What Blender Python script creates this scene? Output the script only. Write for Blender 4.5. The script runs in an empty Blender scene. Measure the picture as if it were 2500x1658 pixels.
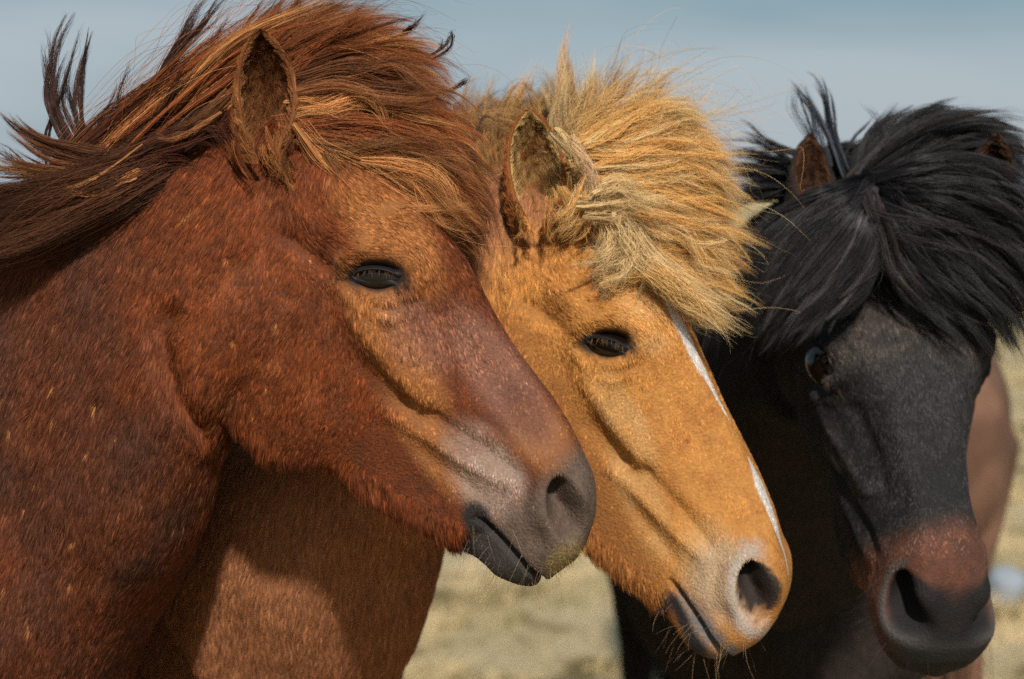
import bpy, bmesh, math
import numpy as np
from mathutils import Vector, Matrix

DEV = ''
sc = bpy.context.scene
PI = math.pi

# ------------------------------------------------------------------ camera, world, sun, exposure
F = 70 / 36 * 2500.0                      # focal length in photo pixels
PITCH = math.atan(359 / F)
CAM = np.array([0.0, 0.0, 1.55])
FWD = np.array([0, math.cos(PITCH), -math.sin(PITCH)])
UPV = np.array([0, math.sin(PITCH), math.cos(PITCH)])
RGT = np.array([1.0, 0, 0])
cd = bpy.data.cameras.new('camera')
cam = bpy.data.objects.new('camera', cd)
sc.collection.objects.link(cam)
sc.camera = cam
cam.location = CAM
cam.rotation_euler = (PI / 2 - PITCH, 0, 0)
cd.lens = 70
cd.sensor_width = 36
cd.clip_start = 0.05
cd.clip_end = 20000
cd.dof.use_dof = True
cd.dof.focus_distance = 2.10
cd.dof.aperture_fstop = 3.8

SKY_S = 0.07
SUN_EL, SUN_AZ = math.radians(38), math.radians(172)   # azimuth clockwise from +Y
w = bpy.data.worlds.new("World")
sc.world = w
w.use_nodes = True
nt = w.node_tree
bg = nt.nodes['Background']
sky = nt.nodes.new('ShaderNodeTexSky')
sky.sky_type = 'NISHITA'
sky.sun_disc = False
sky.sun_elevation = SUN_EL
sky.sun_rotation = SUN_AZ
sky.air_density = 1.0
sky.dust_density = 2.0
# thin cloud over the sky: paler towards the horizon, streaked
tc = nt.nodes.new('ShaderNodeTexCoord')
sx = nt.nodes.new('ShaderNodeSeparateXYZ'); nt.links.new(tc.outputs['Generated'], sx.inputs[0])
mp = nt.nodes.new('ShaderNodeMapping'); mp.inputs['Scale'].default_value = (1.3, 1.3, 5.5); mp.inputs['Location'].default_value = (.35, .2, .1)
nt.links.new(tc.outputs['Generated'], mp.inputs[0])
cn = nt.nodes.new('ShaderNodeTexNoise'); cn.inputs['Scale'].default_value = 2.6; cn.inputs['Detail'].default_value = 3; cn.inputs['Roughness'].default_value = .45
nt.links.new(mp.outputs[0], cn.inputs['Vector'])
el = nt.nodes.new('ShaderNodeMapRange'); el.inputs['From Min'].default_value = .0; el.inputs['From Max'].default_value = .125
el.inputs['To Min'].default_value = 1.05; el.inputs['To Max'].default_value = .12
nt.links.new(sx.outputs['Z'], el.inputs['Value'])
nm = nt.nodes.new('ShaderNodeMapRange'); nm.inputs['From Min'].default_value = .35; nm.inputs['From Max'].default_value = .68
nm.inputs['To Min'].default_value = -.25; nm.inputs['To Max'].default_value = .55; nm.clamp = False
nt.links.new(cn.outputs['Fac'], nm.inputs['Value'])
ad = nt.nodes.new('ShaderNodeMath'); ad.operation = 'ADD'; ad.use_clamp = True
nt.links.new(el.outputs[0], ad.inputs[0]); nt.links.new(nm.outputs[0], ad.inputs[1])
lo = nt.nodes.new('ShaderNodeMix'); lo.data_type = 'RGBA'
lo.inputs['A'].default_value = (.20, .34, .41, 1); lo.inputs['B'].default_value = (.46, .53, .585, 1)
nt.links.new(ad.outputs[0], lo.inputs['Factor'])
sk = nt.nodes.new('ShaderNodeVectorMath'); sk.operation = 'SCALE'; sk.inputs['Scale'].default_value = SKY_S
nt.links.new(sky.outputs[0], sk.inputs[0])
mxs = nt.nodes.new('ShaderNodeMix'); mxs.data_type = 'RGBA'; mxs.inputs['Factor'].default_value = .85
nt.links.new(sk.outputs[0], mxs.inputs['A']); nt.links.new(lo.outputs['Result'], mxs.inputs['B'])
nt.links.new(mxs.outputs['Result'], bg.inputs['Color'])
bg.inputs['Strength'].default_value = 1.0
sd = bpy.data.lights.new('sun', 'SUN')
sd.energy = 4.9
sd.angle = math.radians(3.0)
sd.color = (1.0, 0.93, 0.82)
sun = bpy.data.objects.new('sun', sd)
sc.collection.objects.link(sun)
sdir = Vector((math.sin(SUN_AZ) * math.cos(SUN_EL), math.cos(SUN_AZ) * math.cos(SUN_EL), math.sin(SUN_EL)))
sun.rotation_euler = sdir.to_track_quat('Z', 'Y').to_euler()
sc.view_settings.view_transform = 'Standard'
sc.view_settings.look = 'None'
sc.view_settings.exposure = -0.02
sc.view_settings.gamma = 1
sc.view_settings.use_curve_mapping = False
sc.render.film_transparent = False
sc.cycles.max_bounces = 7
sc.cycles.diffuse_bounces = 3
sc.cycles.glossy_bounces = 3
sc.cycles.transmission_bounces = 6
sc.cycles.transparent_max_bounces = 4
sc.cycles.use_denoising = False
sc.cycles.sample_clamp_direct = 2.5
sc.cycles.sample_clamp_indirect = 1.2
sc.cycles_curves.shape = 'RIBBONS'

# ------------------------------------------------------------------ helpers
def P(px, py, d):
    """the point of the place that lies d metres out along the view axis at photo pixel px, py"""
    return CAM + d * (FWD + (px - 1250) / F * RGT - (py - 829) / F * UPV)

def cam2world(q):
    """camera-axis coordinates (right, up, towards the viewer) to world"""
    q = np.asarray(q, float)
    return CAM + q[..., 0:1] * RGT + q[..., 1:2] * UPV - q[..., 2:3] * FWD

def world2cam(p):
    p = np.asarray(p, float) - CAM
    return np.stack([p @ RGT, p @ UPV, -(p @ FWD)], -1)

def proj(q):
    """camera-axis coordinates to photo pixels"""
    return np.stack([1250 + F * q[..., 0] / -q[..., 2], 829 - F * q[..., 1] / -q[..., 2]], -1)

def nrm(v):
    v = np.asarray(v, float)
    return v / np.maximum(np.linalg.norm(v, axis=-1, keepdims=True), 1e-9)

def sstep(a, b, x):
    t = np.clip((x - a) / (b - a), 0, 1)
    return t * t * (3 - 2 * t)

def catmull(pts, n):
    """n samples of a Catmull-Rom curve through pts (k, d)"""
    pts = np.asarray(pts, float)
    k = len(pts)
    u = np.linspace(0, k - 1, n)
    i = np.minimum(u.astype(int), k - 2)
    f = (u - i)[:, None]
    p0 = pts[np.maximum(i - 1, 0)]; p1 = pts[i]; p2 = pts[i + 1]; p3 = pts[np.minimum(i + 2, k - 1)]
    return 0.5 * ((2 * p1) + (-p0 + p2) * f + (2 * p0 - 5 * p1 + 4 * p2 - p3) * f ** 2 + (-p0 + 3 * p1 - 3 * p2 + p3) * f ** 3)

def vnoise(p, scale, seed=0):
    """smooth value noise in [-1, 1] at points p (n, 3)"""
    r = np.random.default_rng(seed).random((32, 32, 32)) * 2 - 1
    q = np.asarray(p) / scale + 1000.0
    i = np.floor(q).astype(int)
    f = q - i
    f = f * f * (3 - 2 * f)
    out = 0
    for dx in (0, 1):
        for dy in (0, 1):
            for dz in (0, 1):
                wgt = (f[:, 0] if dx else 1 - f[:, 0]) * (f[:, 1] if dy else 1 - f[:, 1]) * (f[:, 2] if dz else 1 - f[:, 2])
                out = out + wgt * r[(i[:, 0] + dx) % 32, (i[:, 1] + dy) % 32, (i[:, 2] + dz) % 32]
    return out

def mesh_obj(name, verts, faces, mat=None, parent=None, smooth=True):
    me = bpy.data.meshes.new(name)
    me.from_pydata([tuple(map(float, v)) for v in verts], [], [tuple(map(int, f)) for f in faces])
    me.update()
    if smooth:
        me.polygons.foreach_set('use_smooth', [True] * len(me.polygons))
    o = bpy.data.objects.new(name, me)
    sc.collection.objects.link(o)
    if mat: me.materials.append(mat)
    if parent: o.parent = parent; o.matrix_parent_inverse = parent.matrix_world.inverted()
    return o

def grid_faces(nu, nv, closed_v=False):
    f = []
    for i in range(nu - 1):
        for j in range(nv if closed_v else nv - 1):
            k = (j + 1) % nv
            f.append((i * nv + j, i * nv + k, (i + 1) * nv + k, (i + 1) * nv + j))
    return f

def thing(name, label, cat, loc, group=None, kind=None):
    o = bpy.data.objects.new(name, None)
    sc.collection.objects.link(o)
    o.location = loc
    o.empty_display_size = 0.1
    o['label'] = label
    o['category'] = cat
    if group: o['group'] = group
    if kind: o['kind'] = kind
    bpy.context.view_layer.update()
    return o

# ------------------------------------------------------------------ the canonical head, in units of K metres
# s runs from the poll to the lips, t towards the bridge of the nose, z to the side
K = 0.000432
SEC = [
 (-70,  [(-60,0),(-62,25),(-75,45),(-105,58),(-150,60),(-200,58),(-250,50),(-290,30),(-300,0)]),
 (0,    [(0,0),(-6,60),(-40,100),(-105,118),(-180,118),(-250,110),(-320,95),(-375,62),(-390,0)]),
 (120,  [(58,0),(50,75),(18,128),(-55,152),(-130,150),(-225,142),(-340,125),(-455,85),(-440,0)]),
 (250,  [(100,0),(95,88),(58,150),(-30,188),(-115,185),(-225,160),(-370,138),(-532,85),(-490,0)]),
 (370,  [(122,0),(118,98),(88,162),(15,205),(-95,207),(-225,172),(-410,142),(-556,85),(-500,0)]),
 (460,  [(128,0),(124,98),(90,168),(18,211),(-95,212),(-235,168),(-430,140),(-574,78),(-490,0)]),
 (560,  [(124,0),(119,90),(84,142),(5,184),(-115,202),(-240,160),(-430,132),(-568,68),(-475,0)]),
 (660,  [(113,0),(108,76),(72,112),(-10,150),(-115,180),(-225,144),(-400,116),(-538,56),(-455,0)]),
 (760,  [(106,0),(101,66),(66,95),(-15,126),(-115,152),(-205,122),(-320,98),(-430,50),(-400,0)]),
 (860,  [(110,0),(104,58),(72,86),(-8,112),(-105,128),(-195,104),(-290,80),(-396,44),(-385,0)]),
 (960,  [(112,0),(106,55),(74,84),(2,108),(-92,112),(-182,94),(-270,72),(-350,42),(-345,0)]),
 (1060, [(102,0),(95,60),(64,98),(8,124),(-72,120),(-150,102),(-222,82),(-295,50),(-300,0)]),
 (1150, [(78,0),(70,70),(40,118),(-18,142),(-80,134),(-140,112),(-200,88),(-260,54),(-272,0)]),
 (1220, [(40,0),(30,74),(0,118),(-48,134),(-98,122),(-148,106),(-192,86),(-238,54),(-252,0)]),
 (1265, [(-12,0),(-20,58),(-44,92),(-78,108),(-112,104),(-150,92),(-182,74),(-214,44),(-226,0)]),
 (1290, [(-62,0),(-66,38),(-80,62),(-100,74),(-122,74),(-146,68),(-168,54),(-188,32),(-195,0)]),
]

def head_loft(ns=150, na=8):
    """closed rings of the head in canonical units"""
    arr = []
    for s, pts in SEC:
        full = [(t, z) for t, z in pts] + [(t, -z) for t, z in pts[-2:0:-1]]
        arr.append([(s, t, z) for t, z in full])
    arr = np.array(arr, float)                     # stations, 16, 3
    k = arr.shape[1]
    along = np.stack([catmull(arr[:, j], ns) for j in range(k)], 1)
    m = k * na
    u = np.arange(m) / na
    i = u.astype(int) % k
    f = (u - u.astype(int))[None, :, None]
    g = lambda o: along[:, (i + o) % k]
    p0, p1, p2, p3 = g(-1), g(0), g(1), g(2)
    ring = 0.5 * ((2 * p1) + (-p0 + p2) * f + (2 * p0 - 5 * p1 + 4 * p2 - p3) * f ** 2 + (-p0 + 3 * p1 - 3 * p2 + p3) * f ** 3)
    return ring                                   # ns, m, 3

def ring_mesh(rings):
    n, m = rings.shape[:2]
    v = rings.reshape(-1, 3)
    f = grid_faces(n, m, True)
    c0, c1 = rings[0].mean(0), rings[-1].mean(0)
    v = np.vstack([v, c0, c1])
    a, b = n * m, n * m + 1
    for j in range(m):
        k = (j + 1) % m
        f.append((a, k, j))
        f.append((b, (n - 1) * m + j, (n - 1) * m + k))
    return v, f

def station_loft(st, n=60, m=40):
    """st: list of (dorsal point, ventral point, half width, crest narrowing) in world metres"""
    D = catmull([s[0] for s in st], n); V = catmull([s[1] for s in st], n)
    W = catmull([[s[2], s[3]] for s in st], n)
    c = (D + V) / 2
    ax = nrm(np.gradient(c, axis=0))
    up = nrm(D - V)
    L = nrm(np.cross(ax, up))
    h = np.linalg.norm(D - V, axis=1) / 2
    th = np.linspace(0, 2 * PI, m, endpoint=False)
    ct, stt = np.cos(th), np.sin(th)
    wp = np.sign(stt) * np.abs(stt) ** 0.85
    return (c[:, None] + (h[:, None] * ct)[..., None] * up[:, None]
            + (W[:, 0:1] * wp * (1 - W[:, 1:2] * ct))[..., None] * L[:, None])

def limb(pts, n=30, m=20):
    """pts: list of (x, y, z, radius across, radius fore-aft)"""
    q = catmull(pts, n)
    th = np.linspace(0, 2 * PI, m, endpoint=False)
    return q

# ------------------------------------------------------------------ pose and warp of a head
def rotv(v):
    a = np.linalg.norm(v)
    if a < 1e-9: return np.eye(3)
    k = v / a
    Kx = np.array([[0, -k[2], k[1]], [k[2], 0, -k[0]], [-k[1], k[0], 0]])
    return np.eye(3) + math.sin(a) * Kx + (1 - math.cos(a)) * Kx @ Kx

A0, B0 = np.array([0.574, -0.819, 0]), np.array([0.819, 0.574, 0])
R0 = np.stack([A0, B0, [0, 0, 1.0]], 1)           # columns: s, t, z in camera axes
def yaw(a):
    c, s = math.cos(a), math.sin(a)
    return np.array([[c, 0, -s], [0, 1, 0], [s, 0, c]])

class Pose:
    """rigid fit of the canonical head to the photo, then a gentle warp towards the landmarks"""
    def __init__(self, marks, depth, R_init, free_rot=True, centre=(640, -150, 0), soft=0.02, rotw=60.0):
        self.cen = np.array(centre, float)
        C = np.array([m[0] for m in marks], float); T = np.array([m[1] for m in marks], float)
        wt = np.array([m[2] if len(m) > 2 else 1.0 for m in marks])
        x = np.zeros(6)
        q = T.mean(0)
        x[4], x[5] = (q[0] - 1250) / F * depth, -(q[1] - 829) / F * depth
        def tf(x, C):
            R = rotv(x[:3]) @ R_init
            return math.exp(x[3]) * K * (C - self.cen) @ R.T + np.array([x[4], x[5], -depth])
        def res(x):
            r = ((proj(tf(x, C)) - T) * wt[:, None]).ravel()
            return np.concatenate([r, x[:3] * (rotw if free_rot else 1e6), [x[3] * 300]])
        for it in range(40):
            r = res(x); J = np.zeros((len(r), 6))
            for j in range(6):
                y = x.copy(); y[j] += 1e-5; J[:, j] = (res(y) - r) / 1e-5
            x = x - np.linalg.lstsq(J, r, rcond=None)[0]
        self.x, self.R, self.scale, self.tf0 = x, rotv(x[:3]) @ R_init, math.exp(x[3]), tf
        self.depth = depth
        Q = tf(x, C)
        e = T - proj(Q)
        print('pose rot', np.degrees(x[:3]).round(1), 'scale', round(self.scale, 3), 'residuals', e.round(0).tolist())
        dz = -Q[:, 2:3]
        disp = np.concatenate([e[:, :1], -e[:, 1:]], 1) / F * dz       # camera-plane metres
        self.RP = Q
        ker = lambda A, B: np.linalg.norm(A[:, None] - B[None], axis=-1)
        n = len(C)
        G = ker(Q, Q); G -= soft * np.eye(n) * 1.0
        M = np.zeros((n + 1, n + 1)); M[:n, :n] = G; M[:n, n] = 1; M[n, :n] = 1
        self.W = np.linalg.solve(M, np.vstack([disp, [[0, 0]]]))
        self.ker = ker
    @classmethod
    def fixed(cls, R, pos, scale=1.0):
        o = cls.__new__(cls)
        q = world2cam(pos)
        o.cen = np.array([640, -150, 0.0]); o.x = np.array([0, 0, 0, math.log(scale), q[0], q[1]]); o.depth = -q[2]; o.R = R; o.scale = scale
        o.tf0 = lambda x, C: scale * K * (C - o.cen) @ R.T + q
        o.RP = np.zeros((1, 3)); o.W = np.zeros((2, 2)); o.ker = lambda A, B: np.zeros((len(A), len(B)))
        return o
    def rigid(self, C):
        return self.tf0(self.x, np.asarray(C, float))
    def canon(self, q):
        q = np.asarray(q, float) - np.array([self.x[4], self.x[5], -self.depth])
        return q @ self.R / (self.scale * K) + self.cen
    def warp(self, q, fade=None):
        """camera-axis points moved by the warp"""
        q = np.asarray(q, float)
        out = q.copy()
        for a in range(0, len(q), 50000):
            b = slice(a, a + 50000)
            d = self.ker(q[b], self.RP) @ self.W[:-1] + self.W[-1]
            if fade is not None: d = d * fade[b, None]
            out[b, :2] += d
        return out
    def world(self, C):
        C = np.atleast_2d(np.asarray(C, float))
        return cam2world(self.warp(self.rigid(C)))
    def vec(self, v):
        """canonical direction to world"""
        v = np.asarray(v, float) @ self.R.T
        return v[..., 0:1] * RGT + v[..., 1:2] * UPV - v[..., 2:3] * FWD

# ------------------------------------------------------------------ sculpting brushes, canonical (s, t)
def seg_dist(p, poly):
    poly = np.asarray(poly, float)
    best = np.full(len(p), 1e9); par = np.zeros(len(p))
    n = len(poly) - 1
    for i in range(n):
        a, b = poly[i, :2], poly[i + 1, :2]
        ab = b - a
        f = np.clip(((p - a) @ ab) / (ab @ ab + 1e-9), 0, 1)
        d = np.linalg.norm(p - (a + f[:, None] * ab), axis=1)
        m = d < best
        best[m] = d[m]; par[m] = (i + f[m]) / max(n, 1)
    return best, par

def brushes(C, N, eyes=True, eye_c=(452, -62), nos=1.0, nc_=(1176, -6), it=0.0, rimh=9):
    """displacement in canonical units for verts C with canonical normals N"""
    st = C[:, :2]
    side = sstep(0.15, 0.55, np.abs(N[:, 2]))
    out = np.zeros_like(C)
    def stroke(poly, w, h, mask=side, taper=True):
        d, u = seg_dist(st, poly)
        a = h * np.exp(-(d / w) ** 2)
        if taper: a = a * (0.35 + 0.65 * np.sin(np.clip(u, 0, 1) * PI) ** 0.5)
        return (a * mask)[:, None] * N
    def dab(c, w, h, mask=side):
        d2 = ((st - np.array(c)) ** 2).sum(1)
        return (h * np.exp(-d2 / w ** 2) * mask)[:, None] * N
    out += stroke([(470, -165), (560, -160), (640, -158), (720, -152), (778, -146)], 27, 14)     # facial crest
    out += stroke([(600, -215), (690, -205), (770, -192), (815, -170)], 26, -12)
    out += dab((742, -186), 20, -13)
    out += dab((806, -150), 20, -10)
    out += stroke([(385, -120), (385, -60), (410, 5), (455, 32), (510, 20), (548, -20)], 28, 10)  # brow
    out += stroke([(470, -140), (540, -100), (570, -40)], 22, 6)
    out += stroke([(405, -135), (470, -128), (540, -80)], 12, -5)
    out += dab((330, 60), 34, -16)                                                                # hollow over the eye
    out += stroke([(230, -190), (300, -172), (390, -140)], 20, -13)
    out += stroke([(180, -120), (260, -105), (350, -70)], 26, 9)                                  # cheek arch
    d, u = seg_dist(st, [(215, -470), (268, -556), (340, -592), (427, -612), (560, -620), (680, -590)])
    out -= (38 * np.exp(-(d / 30) ** 2) * sstep(0, .15, u) * sstep(1, .8, u) * side)[:, None] * N
    out += dab((430, -370), 120, 14)                                                              # jowl
    out += dab((250, -330), 60, -8)
    out += stroke([(600, 20), (700, 15), (820, 18), (900, 24)], 26, -7)                           # side of the nose
    out += stroke([(730, -232), (800, -205), (900, -165), (985, -130), (1050, -95)], 20, 14)
    out += stroke([(800, -150), (890, -112), (980, -80), (1040, -60)], 14, -7)
    out += stroke([(860, -225), (960, -190), (1040, -165)], 16, -7)
    out += stroke([(880, -85), (960, -40), (1040, -10)], 18, 5)
    out += stroke([(1080, -60), (1110, -95), (1140, -115)], 13, -6)
    for i in range(3):                                                                            # wrinkles at the lip
        out += stroke([(1068 + i * 20, -175), (1040 + i * 22, -120)], 4.5, -3.5)
    out += dab((1100, -290), 34, -12)                                                             # chin groove
    out += dab((1205, -228), 45, 10)
    out += dab((1190, -108), 28, -12)
    out += dab((1250, -110), 28, 6)
    # mouth
    d, u = seg_dist(st, [(1052, -212), (1083, -200), (1140, -186), (1190, -177), (1240, -171), (1290, -158), (1330, -148)])
    dep = 34 * sstep(0.0, 0.25, u) * np.exp(-(d / 8) ** 2)
    out -= dep[:, None] * N
    below = sstep(0, 14, -(st[:, 1] + 177 - (st[:, 0] - 1190) * 0.2)) * sstep(1075, 1110, st[:, 0])
    out -= (below * 9)[:, None] * N                                                               # lower lip set back
    # nostril
    ca, sa = math.cos(math.radians(-24)), math.sin(math.radians(-24))
    du, dv = st[:, 0] - nc_[0], st[:, 1] - nc_[1]
    a, b = du * ca + dv * sa, -du * sa + dv * ca
    a2 = a / (78 * nos); b2 = b / (49 * nos)
    r = np.sqrt(a2 ** 2 + b2 ** 2)
    ang = np.arctan2(b2, a2)
    m = sstep(22, 75, np.abs(C[:, 2]))
    rim = rimh * np.exp(-((r - 1.36) / 0.32) ** 2) * (0.75 + 0.25 * np.cos(ang - 2.6))
    out += (rim * m)[:, None] * N
    asym = 0.22 + 0.78 * sstep(0.62, -0.2, b2 - 0.25 * a2)
    depth = 95 * sstep(1.10, 0.34, r) * asym
    inw = np.stack([-0.55 * np.ones(len(C)), np.full(len(C), it), -np.sign(C[:, 2]) * 0.85], 1)
    out += (depth * m)[:, None] * inw
    out += (32 * np.exp(-(((a + 12) / 42) ** 2 + ((b - 26 * nos) / 19) ** 2)) * m)[:, None] * N
    if eyes:                                                                                      # eye socket
        e = np.array(eye_c, float)
        de = st - e
        ex = de @ np.array([0.574, 0.819]); ey = de @ np.array([-0.819, 0.574])
        re = np.sqrt((ex / 66) ** 2 + (ey / 38) ** 2)
        out -= (34 * sstep(1.15, 0.5, re) * side)[:, None] * N
        out += (7 * np.exp(-((re - 1.5) / 0.4) ** 2) * side)[:, None] * N
    return out

# ------------------------------------------------------------------ a horse's body as one mesh
def remesh(parts, voxel):
    vs, fs, o = [], [], 0
    for v, f in parts:
        vs.append(v); fs += [tuple(i + o for i in q) for q in f]; o += len(v)
    me = bpy.data.meshes.new('tmp')
    me.from_pydata(np.vstack(vs).tolist(), [], fs)
    ob = bpy.data.objects.new('tmp', me)
    sc.collection.objects.link(ob)
    bm = bmesh.new(); bm.from_mesh(me); bmesh.ops.recalc_face_normals(bm, faces=bm.faces); bm.to_mesh(me); bm.free()
    md = ob.modifiers.new('r', 'REMESH'); md.mode = 'VOXEL'; md.voxel_size = voxel; md.adaptivity = 0
    dg = bpy.context.evaluated_depsgraph_get()
    ev = ob.evaluated_get(dg)
    out = bpy.data.meshes.new_from_object(ev)
    bpy.data.objects.remove(ob); bpy.data.meshes.remove(me)
    return out

def get_co(me):
    a = np.empty(len(me.vertices) * 3); me.vertices.foreach_get('co', a); return a.reshape(-1, 3)
def set_co(me, a):
    me.vertices.foreach_set('co', np.ascontiguousarray(a, float).ravel()); me.update()
def get_no(me):
    a = np.empty(len(me.vertices) * 3); me.vertices.foreach_get('normal', a); return a.reshape(-1, 3)
def smooth(me, co, wt, it):
    e = np.empty(len(me.edges) * 2, int); me.edges.foreach_get('vertices', e); e = e.reshape(-1, 2)
    n = len(co); deg = np.bincount(e.ravel(), minlength=n)[:, None]
    for _ in range(it):
        s = np.zeros_like(co)
        for k in range(3):
            s[:, k] = np.bincount(e[:, 0], co[e[:, 1], k], n) + np.bincount(e[:, 1], co[e[:, 0], k], n)
        co = co + wt[:, None] * (s / np.maximum(deg, 1) - co)
    return co

TORSO = [(-1.27, 1.14, 1.00, .05, 0), (-1.2, 1.24, 0.80, .17, 0), (-1.0, 1.35, 0.70, .255, .1), (-0.75, 1.34, 0.66, .275, .05),
         (-0.4, 1.27, 0.62, .29, 0), (-0.1, 1.32, .61, .265, .25), (0.06, 1.37, .64, .235, .35), (0.22, 1.33, .70, .215, .3),
         (.35, 1.18, .69, .19, 0), (.43, 1.04, .76, .11, 0)]

def legs_parts(loc, fw, dx=(0, 0, 0, 0)):
    """four legs as closed lofts in world space"""
    fw = nrm(np.array([fw[0], fw[1], 0])); lt = np.array([-fw[1], fw[0], 0])
    out = []
    for side in (-1, 1):
        fr = [(.10, .95, .12, .10), (.12, .80, .105, .075), (.12, .62, .062, .052), (.12, .47, .043, .040), (.12, .43, .046, .044),
              (.115, .37, .034, .032), (.11, .20, .030, .026), (.11, .13, .038, .033), (.13, .07, .035, .034), (.15, .035, .050, .048), (.165, 0.003, .062, .056)]
        hi = [(-.98, 1.0, .19, .13), (-.96, .82, .15, .11), (-.98, .66, .09, .07), (-1.06, .52, .052, .042), (-1.08, .46, .048, .040),
              (-1.06, .36, .036, .032), (-1.04, .22, .032, .028), (-1.03, .14, .040, .035), (-1.01, .08, .036, .035), (-.99, .035, .050, .048), (-.975, .003, .060, .056)]
        for n, ch in enumerate((fr, hi)):
            off = dx[n * 2 + (side > 0)]
            q = catmull(ch, 44)
            th = np.linspace(0, 2 * PI, 20, endpoint=False)
            y = side * (.145 - .02 * (1 - q[:, 1:2] / 1.0))
            x = q[:, 0:1] + off * (1 - q[:, 1:2]) + q[:, 2:3] * np.cos(th)
            yy = y + q[:, 3:4] * np.sin(th)
            z = np.repeat(q[:, 1:2], 20, 1)
            pts = loc + x[..., None] * fw + yy[..., None] * lt + z[..., None] * np.array([0, 0, 1.0])
            out.append(ring_mesh(pts))
    return out

def build_body(name, pose, withers, fw, neck, parent, mat, voxel=0.004, legdx=(0, 0, 0, 0), fine=True, extra=None):
    W0 = np.array([withers[0], withers[1], 0.0])
    f3 = nrm(np.array([fw[0], fw[1], 0])); z3 = np.array([0, 0, 1.0])
    st = [(W0 + f3 * x + z3 * a, W0 + f3 * x + z3 * b, w_, k) for x, a, b, w_, k in TORSO]
    parts = [ring_mesh(station_loft(st, 70, 48))]
    parts += legs_parts(W0, fw, legdx)
    nk = [(np.array(d), np.array(v), w_, k) for d, v, w_, k in neck]
    parts.append(ring_mesh(station_loft(nk, 60, 48)))
    hc = head_loft()
    hv, hf = ring_mesh(hc)
    parts.append((cam2world(pose.rigid(hv)), hf))
    me = remesh(parts, voxel)
    co = get_co(me)
    can = pose.canon(world2cam(co))
    if fine:                                        # finer faces where the face is
        bm = bmesh.new(); bm.from_mesh(me); bm.verts.ensure_lookup_table()
        near = (can[:, 0] > 330) & (can[:, 0] < 1400) & (can[:, 1] > -330) & (can[:, 1] < 220) & (np.abs(can[:, 2]) < 300)
        ed = [e for e in bm.edges if near[e.verts[0].index] and near[e.verts[1].index]]
        bmesh.ops.subdivide_edges(bm, edges=ed, cuts=1, use_grid_fill=True)
        bmesh.ops.triangulate(bm, faces=[f for f in bm.faces if len(f.verts) > 4])
        bm.to_mesh(me); bm.free(); me.update()
        co = get_co(me); can = pose.canon(world2cam(co))
    # smooth the joins, lightly smooth all
    inhead = sstep(330, 480, can[:, 0]) * sstep(-700, -560, can[:, 1])
    jn = (1 - inhead) * 0.6
    co = smooth(me, co, jn, 14)
    co = smooth(me, co, np.full(len(co), 0.5), 3)
    set_co(me, co)
    nw = get_no(me)
    can = pose.canon(world2cam(co))
    R = pose.R
    nc = np.stack([nw @ RGT, nw @ UPV, -(nw @ FWD)], -1) @ R
    gate = sstep(120, 260, can[:, 0]) * (can[:, 0] < 1500) * (np.abs(can[:, 2]) < 330) * (can[:, 1] > -720) * (can[:, 1] < 300)
    d = brushes(can, nc, True, getattr(pose, 'eye_c', (452, -62)), getattr(pose, 'nos', 1.04), getattr(pose, 'nc', (1176, -6)), getattr(pose, 'it', 0.0), getattr(pose, 'rimh', 9)) * gate[:, None]
    if extra is not None: d += extra(can, nc) * gate[:, None]
    can2 = can + d
    q = pose.rigid(can2)
    far = np.linalg.norm((can - np.array([600, -200, 0])) / np.array([900, 600, 600]), axis=1)
    q = pose.warp(q, 1 - sstep(0.9, 1.6, far))
    co = cam2world(q)
    co[:, 2] = np.maximum(co[:, 2], 0.002)
    co = smooth(me, co, np.full(len(co), 0.35), 1)
    # soft muscle unevenness
    bodyw = sstep(0.5, 1.0, far)
    nz = vnoise(co, .11, 3) * .004 + vnoise(co, .05, 5) * .0016
    co = co + nw * (nz * bodyw * (co[:, 2] > .3))[:, None]
    set_co(me, co)
    me.name = name
    me.polygons.foreach_set('use_smooth', [True] * len(me.polygons))
    me.materials.clear(); me.materials.append(mat)
    a = me.attributes.new('canon', 'FLOAT_VECTOR', 'POINT'); a.data.foreach_set('vector', can.astype(np.float32).ravel())
    o = bpy.data.objects.new(name, me)
    sc.collection.objects.link(o)
    o.parent = parent; o.matrix_parent_inverse = parent.matrix_world.inverted()
    return o, can

# ------------------------------------------------------------------ poses
O2 = np.array([720.0, 270.0])
def st_of(px, py):
    d = np.array([px, py]) - O2
    return (d[0] * .574 + d[1] * .819, d[0] * .819 - d[1] * .574)

m1 = []
for (px, py, z) in [(925, 677, 225), (1375, 1232, 138), (1178, 1271, 105), (1126, 635, 0), (1195, 783, 0), (1354, 973, 0), (1269, 867, 0),
                    (1443, 1163, 0), (1459, 1216, 0), (1433, 1332, 0), (1343, 1412, 0), (1285, 1433, 0), (1216, 1412, 0), (1131, 1332, 0),
                    (1000, 1290, 45), (880, 1215, 48), (660, 1140, 75), (529, 1003, 85), (1042, 985, 152), (720, 290, 0), (480, 880, 110), (830, 1150, 50)]:
    s, t = st_of(px, py)
    m1.append(((s, t, z), (px, py)))
pose1 = Pose(m1, 2.10, yaw(math.radians(11)) @ R0, free_rot=False)

m2 = [((452, -62, 218), (1496, 848), 2), ((1170, -12, 140), (1842, 1458), 2), ((1083, -200, 105), (1640, 1425), 1),
      ((1293, -145, 0), (1790, 1590)), ((1240, -240, 0), (1700, 1600)), ((774, -149, 152), (1567, 1125)),
      ((1199, 62, 0), (1935, 1400)), ((1100, 92, 0), (1905, 1330)), ((960, 112, 0), (1858, 1173)), ((800, 107, 0), (1789, 1030)),
      ((640, 114, 0), (1700, 840)), ((480, 128, 0), (1635, 725))]
pose2 = Pose(m2, 2.33, yaw(math.radians(17)) @ R0, rotw=3500)

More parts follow.
